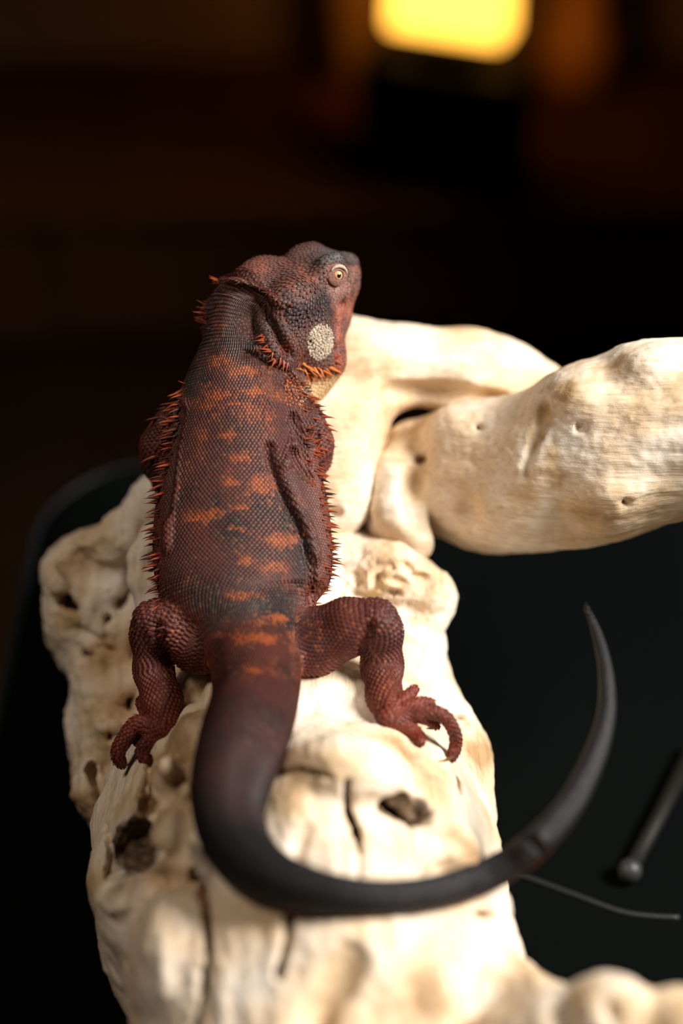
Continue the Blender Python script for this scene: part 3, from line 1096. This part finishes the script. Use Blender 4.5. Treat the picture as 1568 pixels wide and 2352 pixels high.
groove(DG, [(850, 1440), (838, 1470), (832, 1500)], .0020, .0020, k=.003)
groove(DG, [(362, 1440), (372, 1490), (395, 1530)], .0024, .0024, k=.003)

DV, DQ = DG.mesh()
print('lizard verts', len(DV))
DN = vert_normals(DV, DQ)
BVH = BVHTree.FromPolygons(DV.tolist(), DQ.tolist())


# ---- colours of the animal itself
def mixc(a, b, f):
    f = np.clip(f, 0, 1)[:, None]
    return a * (1 - f) + np.array(b)[None, :] * f


def spot(px, py, cx, cy, rx, ry):
    return np.exp(-(((px - cx) / rx) ** 2 + ((py - cy) / ry) ** 2))


BARS = [(520, 905, 40, 14), (575, 895, 45, 10), (545, 925, 45, 9), (600, 945, 40, 22), (530, 1000, 46, 10), (552, 1045, 42, 12), (535, 1100, 30, 9), (600, 1110, 40, 40),
        (545, 1165, 26, 10), (552, 1222, 26, 9), (570, 1290, 40, 10), (585, 1372, 46, 12), (560, 1378, 30, 8), (600, 1462, 60, 12), (500, 1455, 30, 9), (580, 1535, 34, 9),
        (620, 1300, 50, 14), (650, 1240, 40, 20), (480, 1180, 40, 16), (470, 930, 40, 14), (640, 905, 30, 14), (560, 850, 50, 12), (500, 830, 40, 12), (640, 1430, 40, 10)]


def body_coords(p):
    """height above the spine axis and sideways offset, in half sections"""
    best = np.full(len(p), 9.0); dors = np.zeros(len(p)); lat = np.zeros(len(p))
    for i in range(len(C)):
        v = p - C[i]
        d = (v ** 2).sum(1)
        m = d < best
        best = np.where(m, d, best)
        dors = np.where(m, v @ NA[i] / Hm[i], dors); lat = np.where(m, v @ LA[i] / Wm[i], lat)
    return dors, lat


def skin_col(p, region):
    px, py, _ = proj(p)
    n1 = fbm(p, 55, 3, 51); n2 = fbm(p, 140, 3, 57); n3 = rng.uniform(-1, 1, len(p))
    c = np.tile(np.array([[.105, .027, .020]]), (len(p), 1))
    c = mixc(c, (.020, .012, .012), .38 + .75 * n1 + .35 * n3)
    c = mixc(c, (.17, .05, .030), np.clip(.55 * n2 + .3 * n3, 0, .7))
    c = mixc(c, (.12, .085, .055), np.clip(n3 * 1.3 - .75 + .4 * n1, 0, .5))
    b = np.zeros(len(p))
    for cx, cy, rx, ry in BARS:
        b = np.maximum(b, spot(px, py + 10 * n1, cx, cy, rx, ry))
    b = np.clip(b * 1.35 - .42 + .5 * n2 + .45 * n3, 0, 1)
    tors = region == 0
    c = np.where(tors[:, None], mixc(c, (.44, .10, .024), b * .75), c)
    dors, lat = body_coords(p)
    belly = np.clip((-.02 - dors) / .25 + .25 * n3, 0, 1) * np.clip((py - 1100) / 80, 0, 1)
    c = np.where(tors[:, None], mixc(c, (.24, .055, .030), np.clip((np.abs(lat) - .72) / .2, 0, 1) * np.clip((py - 1000) / 60, 0, 1) * (.45 + .3 * n3)), c)
    c = np.where(tors[:, None], mixc(c, (.55, .15, .045), belly * .85), c)
    # tail: maroon fading to near black
    f = np.clip((py - 1560) / 330 + .18 * n1, 0, 1)
    tail = tors & (py > 1560)
    tail |= tors & (px > 800) & (py > 1300)
    f = np.where(px > 800, 1.0, f)
    c = np.where(tail[:, None], mixc(mixc(c, (.085, .026, .022), .6 * np.ones(len(p))), (.016, .015, .018), f), c)
    c = np.where(tail[:, None], mixc(c, (.34, .07, .024), np.clip((-.15 - dors) / .3, 0, 1) * .7), c)
    # legs
    leg = (region >= 1) & (region <= 4)
    lc = np.tile(np.array([[.155, .036, .026]]), (len(p), 1))
    lc = mixc(lc, (.045, .016, .018), .30 + .5 * n1 + .3 * n3)
    low = np.clip((py - 1490) / 160, 0, 1) * (py > 1400)
    lc = mixc(lc, (.30, .058, .022), low * (.7 + .4 * n2))
    lc = mixc(lc, (.42, .13, .05), np.clip(n3 - .62, 0, 1) * 1.6)
    c = np.where(leg[:, None], lc, c)
    foot = region == 5
    fc = mixc(np.tile(np.array([[.34, .062, .030]]), (len(p), 1)), (.14, .035, .025), .3 + .6 * n2 + .3 * n3)
    fc = fc * .75
    c = np.where(foot[:, None], fc, c)
    # head
    hd = region == 6
    q = (p - HO) @ HAX.T * 1000
    hcx = np.tile(np.array([[.125, .055, .042]]), (len(p), 1))
    hcx = mixc(hcx, (.050, .036, .036), .35 + .6 * n1 + .3 * n3)
    hcx = mixc(hcx, (.27, .085, .052), np.clip(.35 + .6 * n2 + .25 * n3, 0, 1) * np.maximum(spot(px, py, 690, 650, 55, 45), spot(px, py, 600, 610, 55, 26)))
    hcx = mixc(hcx, (.10, .088, .088), spot(px, py, 775, 585, 55, 22) * .9)
    hcx = mixc(hcx, (.022, .016, .020), np.clip(spot(px, py, 700, 718, 60, 26) + spot(px, py, 745, 690, 26, 26) * .9 + spot(px, py, 650, 780, 40, 50) * .6, 0, .9))
    face = np.clip((px - np.interp(py, [560, 610, 660, 720, 800, 860], [800, 745, 745, 758, 760, 765])) / 16, 0, 1) * (py > 610)
    hcx = mixc(hcx, (.40, .12, .072), face * (.62 + .5 * n2 + .25 * n3))
    hcx = mixc(hcx, (.30, .22, .20), face * np.clip(n1 * 1.2 - .1 + .5 * n3, 0, .5))
    th = np.clip((py - 848) / 22, 0, 1) * (px > 655)
    hcx = mixc(hcx, (.42, .10, .025), th * .9)
    hcx = mixc(hcx, (.68, .44, .22), np.clip((py - 872 + (px - 700) * .25) / 16 + .5 * n3, 0, 1) * th * np.clip((px - 684) / 14, 0, 1))
    bd = spot(px, py, 650, 800, 60, 40) + spot(px, py, 720, 840, 60, 22)
    hcx = mixc(hcx, (.20, .045, .02), np.clip(bd, 0, 1) * (.4 + .4 * n2))
    c = np.where(hd[:, None], hcx, c)
    return np.clip(c * np.where(hd, .8, np.where(tail, .6, .68))[:, None], .003, .9)


def seg_dist(p, a, b, ra, rb):
    ba = b - a
    t = np.clip((p - a) @ ba / max(ba @ ba, 1e-12), 0, 1)
    return np.linalg.norm(p - a - t[:, None] * ba, axis=1) - (ra + t * (rb - ra))


def region_of(p):
    best = np.full(len(p), .004); reg = np.zeros(len(p), int)
    for j, (nm, q) in enumerate(LIMBS.items()):
        for (a, ra), (b, rb) in list(zip(q[:-1], q[1:]))[1:]:
            d = seg_dist(p, a, b, ra, rb)
            m = d < best
            best = np.where(m, d, best); reg = np.where(m, j + 1, reg)
    for sm, _ in TOES:
        for a, b in zip(sm[:-1], sm[1:]):
            d = seg_dist(p, a[:3], b[:3], a[3], b[3]) - .001
            m = d < best
            best = np.where(m, d, best); reg = np.where(m, 5, reg)
    q = (p - HO) @ HAX.T * 1000
    px, py, _ = proj(p)
    hd = (q[:, 1] > np.where(q[:, 2] > -8, 1.5, -20)) & (py < 930) & (q[:, 2] > -78)
    tor = np.full(len(p), 9.0)
    for i in range(0, 6 * K, 2):
        tor = np.minimum(tor, seg_dist(p, C[i], C[i + 2], Wm[i], Wm[i + 2]))
    neck_top = (tor < .003) & (((p - C[K]) @ HF) < .012)
    hd &= ~((tor < -.002) & (py > 690) & (px < 600))
    reg = np.where(hd & (reg == 0), 6, reg)
    return reg


DREG = region_of(DV)
DC = skin_col(DV, DREG)
dn_f = 1.0
_px, _py, _ = proj(DV)
DC = np.where((((_px - 735) / 28) ** 2 + ((_py - 786) / 40) ** 2 < 1)[:, None] & (DREG == 6)[:, None], np.array([[.40, .31, .23]]), DC)
LIZ = empty('bearded_lizard', (C[9 * K][0], C[9 * K][1], C[9 * K][2] - .03),
            'dark red bearded lizard with spiny flanks and long curved black tail lying on driftwood', 'lizard')
body = link('body', np_mesh('body', DV + DN * (.00025 * vnoise(DV, 500, 3))[:, None], DQ, DC * dn_f), M_SKIN, LIZ)

# ---- scales: real overlapping plates, one joined part for each region
SC = {'p': [], 'n': [], 't': [], 'w': [], 'l': [], 'h': [], 'r': []}


def add_scale(p, n, t, w, l, h, reg):
    SC['p'].append(p); SC['n'].append(n); SC['t'].append(t); SC['w'].append(w); SC['l'].append(l); SC['h'].append(h); SC['r'].append(reg)


def ring_scales(cen, La, Na, Wa, Ha, n_around, t0, t1, reg, tang, lfac=1.0, hfac=.33, maxf=1.35, row=0, jit=.08):
    for j in range(n_around):
        a = math.radians(t0 + (t1 - t0) * (j + .5 * (row % 2)) / n_around) + random.uniform(-jit, jit) * .05
        v = Wa * math.cos(a) * La + Ha * math.sin(a) * Na
        L = np.linalg.norm(v)
        dv = v / L
        o = BVH.ray_cast(Vector(cen), Vector(dv), L * maxf + .001)
        if o[0] is None:
            continue
        w = math.radians(t1 - t0) / n_around * math.hypot(Wa * math.sin(a), Ha * math.cos(a)) * 1.12
        n = np.array(o[1])
        if n @ dv < 0:
            n = -n
        t = norm(tang - (tang @ n) * n)
        add_scale(np.array(o[0]), n, t, w, lfac, lfac * hfac, reg)


# trunk and tail rows
arc = np.concatenate([[0], np.cumsum(np.linalg.norm(np.diff(C, axis=0), axis=1))])
s_, row = arc[2], 0
while s_ < arc[-1] - .004:
    f = np.interp(s_, arc, np.arange(len(arc)))
    i = int(f); q = f - i
    j = min(i + 1, len(C) - 1)
    L_ = lambda A: A[i] * (1 - q) + A[j] * q
    wa, ha = L_(Wm), L_(Hm)
    istail = f > 12 * K
    na = 74 if not istail else max(12, int(2 * math.pi * math.hypot(wa, ha) * .62 / .0019))
    ln = .0024 if not istail else .0026
    ring_scales(L_(C), norm(L_(LA)), norm(L_(NA)), wa, ha, na, -28, 208, 0, norm(L_(T)), ln, .20 if not istail else .16, 1.25, row)
    s_ += .00155 if not istail else .0021
    row += 1

# legs and toes
for li, (nm, qs) in enumerate(LIMBS.items()):
    A = catmull([np.append(a, r) for a, r in qs], 14)
    ar = np.concatenate([[0], np.cumsum(np.linalg.norm(np.diff(A[:, :3], axis=0), axis=1))])
    s_, row = .012, 0
    while s_ < ar[-1]:
        a = np.array([np.interp(s_, ar, A[:, k_]) for k_ in range(4)])
        b = np.array([np.interp(min(s_ + .004, ar[-1] + .001), ar, A[:, k_]) for k_ in range(4)])
        c0 = np.array([np.interp(max(s_ - .004, 0), ar, A[:, k_]) for k_ in range(4)])
        tg = norm(b[:3] - c0[:3]); n0 = norm(np.cross(tg, (.3, .5, .8))); n1 = np.cross(tg, n0)
        ring_scales(a[:3], n0, n1, a[3], a[3], max(10, int(2 * math.pi * a[3] / .0022)), 0, 360, li + 1, tg, .0027, .30, 1.3, row)
        s_ += .0019; row += 1
for sm, _ in TOES:
    ar = np.concatenate([[0], np.cumsum(np.linalg.norm(np.diff(sm[:, :3], axis=0), axis=1))])
    s_, row = .001, 0
    while s_ < ar[-1]:
        a = np.array([np.interp(s_, ar, sm[:, k_]) for k_ in range(4)])
        b = np.array([np.interp(min(s_ + .002, ar[-1]), ar, sm[:, k_]) for k_ in range(4)])
        c0 = np.array([np.interp(max(s_ - .002, 0), ar, sm[:, k_]) for k_ in range(4)])
        tg = norm(b[:3] - c0[:3]); n0 = norm(np.cross(tg, (.3, .5, .8))); n1 = np.cross(tg, n0)
        ring_scales(a[:3], n0, n1, a[3], a[3], max(8, int(2 * math.pi * a[3] / .0020)), 0, 360, 5, tg, .0024, .30, 1.5, row)
        s_ += .0017; row += 1

# head: plates thrown at random with a minimum spacing
hv = np.nonzero(DREG == 6)[0]
rng.shuffle(hv)
EYE_C = P(776, 634, EYE_D)
cell = {}
EARP = lambda px, py: ((px - 735 + .12 * (py - 785)) / 30) ** 2 + ((py - 786) / 43) ** 2 < 1
hp, hpy, hd_ = proj(DV)
EAR_S = {'p': [], 'n': [], 't': [], 'w': [], 'l': [], 'h': [], 'r': []}
for vi in hv:
    p = DV[vi]; n = DN[vi]
    px, py = hp[vi], hpy[vi]
    front = n @ FWD < .2
    if np.linalg.norm(p - EYE_C) < .0062:
        continue
    r = .00155
    if 640 < px < 745 and 600 < py < 745:
        r = .0021
    if px > 755 and py < 800:
        r = .0012
    ear = EARP(px, py) and front
    if ear:
        r = .00105
    key = tuple(np.floor(p / .0022).astype(int))
    ok = True
    for a in (-1, 0, 1):
        for b in (-1, 0, 1):
            for c in (-1, 0, 1):
                for (o, ro) in cell.get((key[0] + a, key[1] + b, key[2] + c), ()):
                    if ((o - p) ** 2).sum() < (.5 * (r + ro)) ** 2:
                        ok = False
                        break
    if not ok:
        continue
    cell.setdefault(key, []).append((p, r))
    t = -HF - .35 * HU
    t = norm(t - (t @ n) * n)
    if ear:
        tt = norm(t + rng.normal(0, .5, 3)); tt = norm(tt - (tt @ n) * n)
        for k_, v_ in zip('pntwlhr', (p, n, tt, r * 1.15, r * 1.7, r * .6, 6)):
            EAR_S[k_].append(v_)
    else:
        add_scale(p, n, t, r * 1.12, r * 1.22, r * .30, 6)


# close the gaps that the rows leave at heels, armpits and folds
from mathutils.kdtree import KDTree
from collections import defaultdict
kd = KDTree(len(SC['p']))
for i, p in enumerate(SC['p']):
    kd.insert(Vector(p), i)
kd.balance()
newc = defaultdict(list)
for vi in rng.permutation(np.nonzero(DREG < 6)[0]):
    p = DV[vi]; n = DN[vi]
    reg = int(DREG[vi])
    gap = .0019 if reg else .0022
    if n @ FWD > .5 or kd.find(Vector(p))[2] < gap:
        continue
    key = tuple(np.floor(p / .0022).astype(int))
    if any(((o_ - p) ** 2).sum() < gap * gap * .8 for a in (-1, 0, 1) for b in (-1, 0, 1) for c in (-1, 0, 1) for o_ in newc.get((key[0] + a, key[1] + b, key[2] + c), ())):
        continue
    newc[key].append(p)
    t = -UPV - .2 * FWD
    t = norm(t - (t @ n) * n)
    add_scale(p, n, t, .0021, .0024, .0006, reg)


def scale_mesh(name, A, colfn, mat, smooth=False):
    p = np.array(A['p']); n = np.array(A['n']); t = np.array(A['t'])
    w = np.array(A['w'])[:, None]; l = np.array(A['l'])[:, None]; h = np.array(A['h'])[:, None]
    b = np.cross(n, t)
    base = p + n * .00008
    vs = [base - .50 * l * t, base - .22 * l * t + .46 * w * b + .15 * h * n, base + .24 * l * t + .42 * w * b + .30 * h * n, base + .58 * l * t + .85 * h * n,
          base + .24 * l * t - .42 * w * b + .30 * h * n, base - .22 * l * t - .46 * w * b + .15 * h * n, base + .12 * l * t + 1.0 * h * n]
    V = np.stack(vs, 1).reshape(-1, 3)
    m = len(p)
    tri = np.array([(0, 1, 6), (1, 2, 6), (2, 3, 6), (3, 4, 6), (4, 5, 6), (5, 0, 6)])
    Q = (np.arange(m)[:, None, None] * 7 + tri[None]).reshape(-1, 3)
    c = colfn(p, np.array(A['r']))
    c7 = np.repeat(c[:, None, :], 7, 1)
    o = link(name, np_mesh(name, V, Q, np.clip(c7.reshape(-1, 3), 0, .95), smooth), mat, LIZ)
    o['kind'] = 'stuff'
    print(name, m)
    return o


regs = np.array(SC['r'])
for nm, ids in (('back_and_tail_scales', (0,)), ('leg_scales', (1, 2, 3, 4, 5)), ('head_scales', (6,))):
    m = np.nonzero(np.isin(regs, ids))[0]
    scale_mesh(nm, {k_: [SC[k_][i] for i in m] for k_ in SC}, skin_col, M_SCALE)
o = scale_mesh('ear_scales', EAR_S, lambda p, r: np.array([[.50, .40, .30]]) * rng.uniform(.6, 1.15, (len(p), 1)), M_SCALE)
o['label'] = 'patch of pale cream ear scales'

# ---- spikes: one shared curved horn, each spike an object
def horn_mesh(name, base, bend, mat):
    pts = [(0, 0, -.10), (0, 0, .0), (bend * .12, 0, .35), (bend * .45, 0, .7), (bend, 0, 1.0)]
    V, Q = tube(pts, [base, base, base * .62, base * .3, base * .03], 6)
    me = py_mesh(name, V, Q)
    me.materials.append(mat)
    return me


HORN = {'r': horn_mesh('spike', .15, .14, M_SPIKE), 'd': horn_mesh('spike_dark', .16, .12, M_SPIKE_D), 'o': horn_mesh('spike_orange', .15, .14, M_SPIKE_O)}
STUD = {}
for k_, mt in (('r', M_SPIKE), ('d', M_SPIKE_D)):
    STUD[k_] = horn_mesh('stud_' + k_, .62, .1, mt)


def place(name, me, p, direction, length, back, wide=1.0):
    z = norm(direction)
    x = norm(back - (back @ z) * z)
    y = np.cross(z, x)
    s = length
    M = Matrix([[x[i] * s * wide, y[i] * s * wide, z[i] * s, p[i]] for i in range(3)] + [[0, 0, 0, 1]])
    return link(name, me, None, LIZ, mw=M)


def ray_px(px, py):
    d = norm(FWD + (px - 784.0) / FPX * RGT - (py - 1176.0) / FPX * UPV)
    o = BVH.ray_cast(Vector(CAM), Vector(d), 2.0)
    if o[0] is None:
        return None
    n = np.array(o[1])
    if n @ d > 0:
        n = -n
    return np.array(o[0]), n


# flank fringe, both sides
for sg in (1, -1):
    f = 4.2 * K
    while f < 10.9 * K:
        i = int(f); q = f - i
        for rep in range(2):
            a = math.radians(random.uniform(-14, 26) if sg > 0 else 180 - random.uniform(-14, 26))
            c = C[i] * (1 - q) + C[i + 1] * q
            v = Wm[i] * math.cos(a) * LA[i] + Hm[i] * math.sin(a) * NA[i]
            L = np.linalg.norm(v)
            o = BVH.ray_cast(Vector(c), Vector(v / L), L * 1.3)
            if o[0] is None:
                continue
            dr_ = norm(v / L + .35 * T[i] * random.uniform(-.2, 1) + .12 * NA[i])
            big = rep == 0
            ln = random.uniform(.0042, .0072) if big else random.uniform(.002, .0042)
            if sg < 0:
                ln *= 1.25
            if f > 9.4 * K:
                ln *= .6
            place('spike', HORN[random.choice('rrd') if big else 'd'], np.array(o[0]), dr_, ln, T[i])
        f += random.uniform(.30, .48)

# spikes and studs set from the photograph: x, y, image direction, length mm, colour
def spikes(lst, kind='r', jitter=0.0, stud=False, nk=.45, wide=1.0):
    for px, py, dx, dy, ln in lst:
        px += random.uniform(-jitter, jitter); py += random.uniform(-jitter, jitter)
        h_ = ray_px(px, py)
        if h_ is None:
            continue
        p, n = h_
        im = norm(dx * RGT - dy * UPV)
        dr_ = n if stud else norm(im + nk * n)
        back = im if abs(im @ dr_) < .97 else n
        ln *= 1.0 if stud else 1.2
        place('conical_scale' if stud else 'spike', (STUD if stud else HORN)[kind], p - n * .0003, dr_, ln * .001, back, wide)


def along(pts, n, dx, dy, l0, l1, rows=1, spread=0):
    q = catmull(pts, 8)
    out = []
    for r in range(rows):
        for i in range(n):
            f = (i + random.uniform(.2, .8)) / n * (len(q) - 1.001)
            k_ = int(f); a = q[k_] * (1 - (f - k_)) + q[k_ + 1] * (f - k_)
            out.append((a[0] + random.uniform(-spread, spread), a[1] + random.uniform(-spread, spread), dx + random.uniform(-.5, .5), dy + random.uniform(-.5, .5), random.uniform(l0, l1)))
    return out


spikes(along([(603, 765), (610, 790), (625, 815)], 12, -1, .25, 3, 5.5, 1, 5), 'r')
spikes(along([(622, 815), (650, 832), (690, 836)], 12, -.55, .6, 3, 5.5, 1, 6), 'r')
spikes(along([(690, 835), (725, 845), (765, 850)], 13, .7, .6, 3.5, 6.5, 1, 6), 'o')
spikes(along([(680, 848), (720, 862), (750, 862)], 12, .7, .65, 2.5, 5, 1, 6), 'o')
spikes(along([(764, 815), (772, 840), (768, 856)], 9, 1, .25, 3, 5.5, 1, 5), 'r')
spikes(along([(640, 815), (690, 822), (710, 800), (706, 770)], 14, .4, -.3, 2, 4, 1, 6), 'd')
spikes(along([(500, 642), (520, 640), (560, 650), (600, 660), (640, 690)], 14, -.9, -.1, 2.0, 3.6, 1, 3), 'd')
spikes(along([(497, 642), (503, 650)], 5, -1, -.1, 3, 5, 1, 3), 'r')
spikes(along([(470, 700), (466, 725), (470, 748)], 13, -1, -.15, 3.5, 6, 1, 6), 'r')
spikes(along([(478, 690), (476, 720), (480, 750)], 9, -1, 0, 2.5, 4, 1, 7), 'd')
spikes(along([(424, 850), (420, 866), (424, 880)], 9, -1, -.05, 3, 5, 1, 4), 'r')
spikes(along([(428, 885), (418, 925), (408, 960)], 8, -1, .3, 1.5, 3, 1, 4), 'd')
spikes(along([(680, 890), (688, 910), (694, 940)], 8, .7, .2, 2, 4, 1, 4), 'r')
spikes(along([(705, 990), (720, 1030), (735, 1080), (745, 1110)], 14, .8, -.6, 3.5, 6, 1, 5), 'r')
spikes(along([(392, 960), (385, 1010), (375, 1060)], 9, -1, -.2, 2.5, 5.5, 1, 4), 'r')
spikes(along([(728, 1120), (745, 1180), (752, 1240)], 60, .9, -.15, 1.2, 2.6, 1, 16), 'r')
spikes(along([(372, 1130), (360, 1200), (362, 1300)], 40, -.9, .1, 1.0, 2.2, 1, 12), 'd')
spikes(along([(380, 1392), (420, 1402), (455, 1425)], 14, .4, -.9, 1.2, 2.4, 1, 6), 'r')
spikes(along([(750, 1390), (800, 1384), (850, 1384)], 14, -.3, -1, 1.0, 2.0, 1, 5), 'r')
# knobbly conical scales below the temple
CS = [(638, 692), (652, 706), (663, 716), (675, 722), (684, 734), (700, 738), (708, 726), (716, 738), (690, 720), (722, 722), (705, 712), (716, 708), (730, 712), (672, 738), (700, 750),
      (688, 750), (726, 735), (735, 725), (628, 682), (668, 702)]
spikes([(x, y, -.6, .6, random.uniform(1.5, 2.3)) for x, y in CS], 'd', 0, True, wide=1.05)
spikes([(x, y, -.6, .6, random.uniform(1.2, 1.8)) for x, y in ((620, 668), (650, 694), (640, 676), (682, 706), (712, 748), (742, 706), (748, 718), (660, 735))], 'r', 0, True)

# ---- right eye
h_ = ray_px(776, 634)
eyec = EYE_C + HR * -.0012
en = norm(HR * .75 - FWD * .55 + HF * .15 + UPV * .05)
ex = norm(np.cross(en, UPV)); ey = np.cross(ex, en)


def eye_mesh(name, prof, mat, parent, sx=1.0, sy=1.0, off=0.0, seg=28):
    V, Q = lathe(prof, seg)
    V = [eyec + en * off + (v[0] * sx * ex + v[1] * sy * ey + v[2] * en) for v in V]
    return link(name, py_mesh(name, V, Q), mat, parent)


eye = eye_mesh('eye', [(.0030 * math.sin(a), .0030 * math.cos(a)) for a in np.linspace(.40, 2.6, 14)], M_IRIS, LIZ)
eye['label'] = 'orange ringed eye'
eye_mesh('pupil', [(.0030 * math.sin(a), .00303 * math.cos(a)) for a in np.linspace(.001, .41, 6)], M_PUPIL, eye)
lid = eye_mesh('eyelid', [(.0030, -.002), (.0025, .0013), (.0026, .0021), (.0032, .0024), (.0037, .0017), (.0043, .0020), (.0048, .0013), (.0054, .0015), (.0062, -.001)], M_LID_R, LIZ, 1.05, 1.0)
V, Q = [], []
for a in np.linspace(math.radians(25), math.radians(165), 15):
    V.append(eyec + .0049 * math.cos(a) * 1.05 * ex + .0049 * math.sin(a) * ey + en * .0019)
Vt, Qt = tube(V, [.0003 + .0008 * math.sin(math.pi * i / 14) for i in range(15)], 8)
bw_ = link('brow_skin', py_mesh('brow_skin', Vt, Qt), M_LID, LIZ)
bw_['label'] = 'pale skin over the eye'

# ---- claws
for sm, claw in TOES:
    if not claw:
        continue
    d0 = proj(sm[-1, :3])[2][0]
    pts = [P(x, y, min(d0 + .0005 * j, wd(x, y, 4, 0))) for j, (x, y) in enumerate(claw)]
    pts = [sm[-1, :3]] + pts
    V, Q = tube(catmull(pts, 4), list(np.linspace(.0015, .0002, 13)), 8)
    link('claw', py_mesh('claw', V, Q), M_CLAW, LIZ)
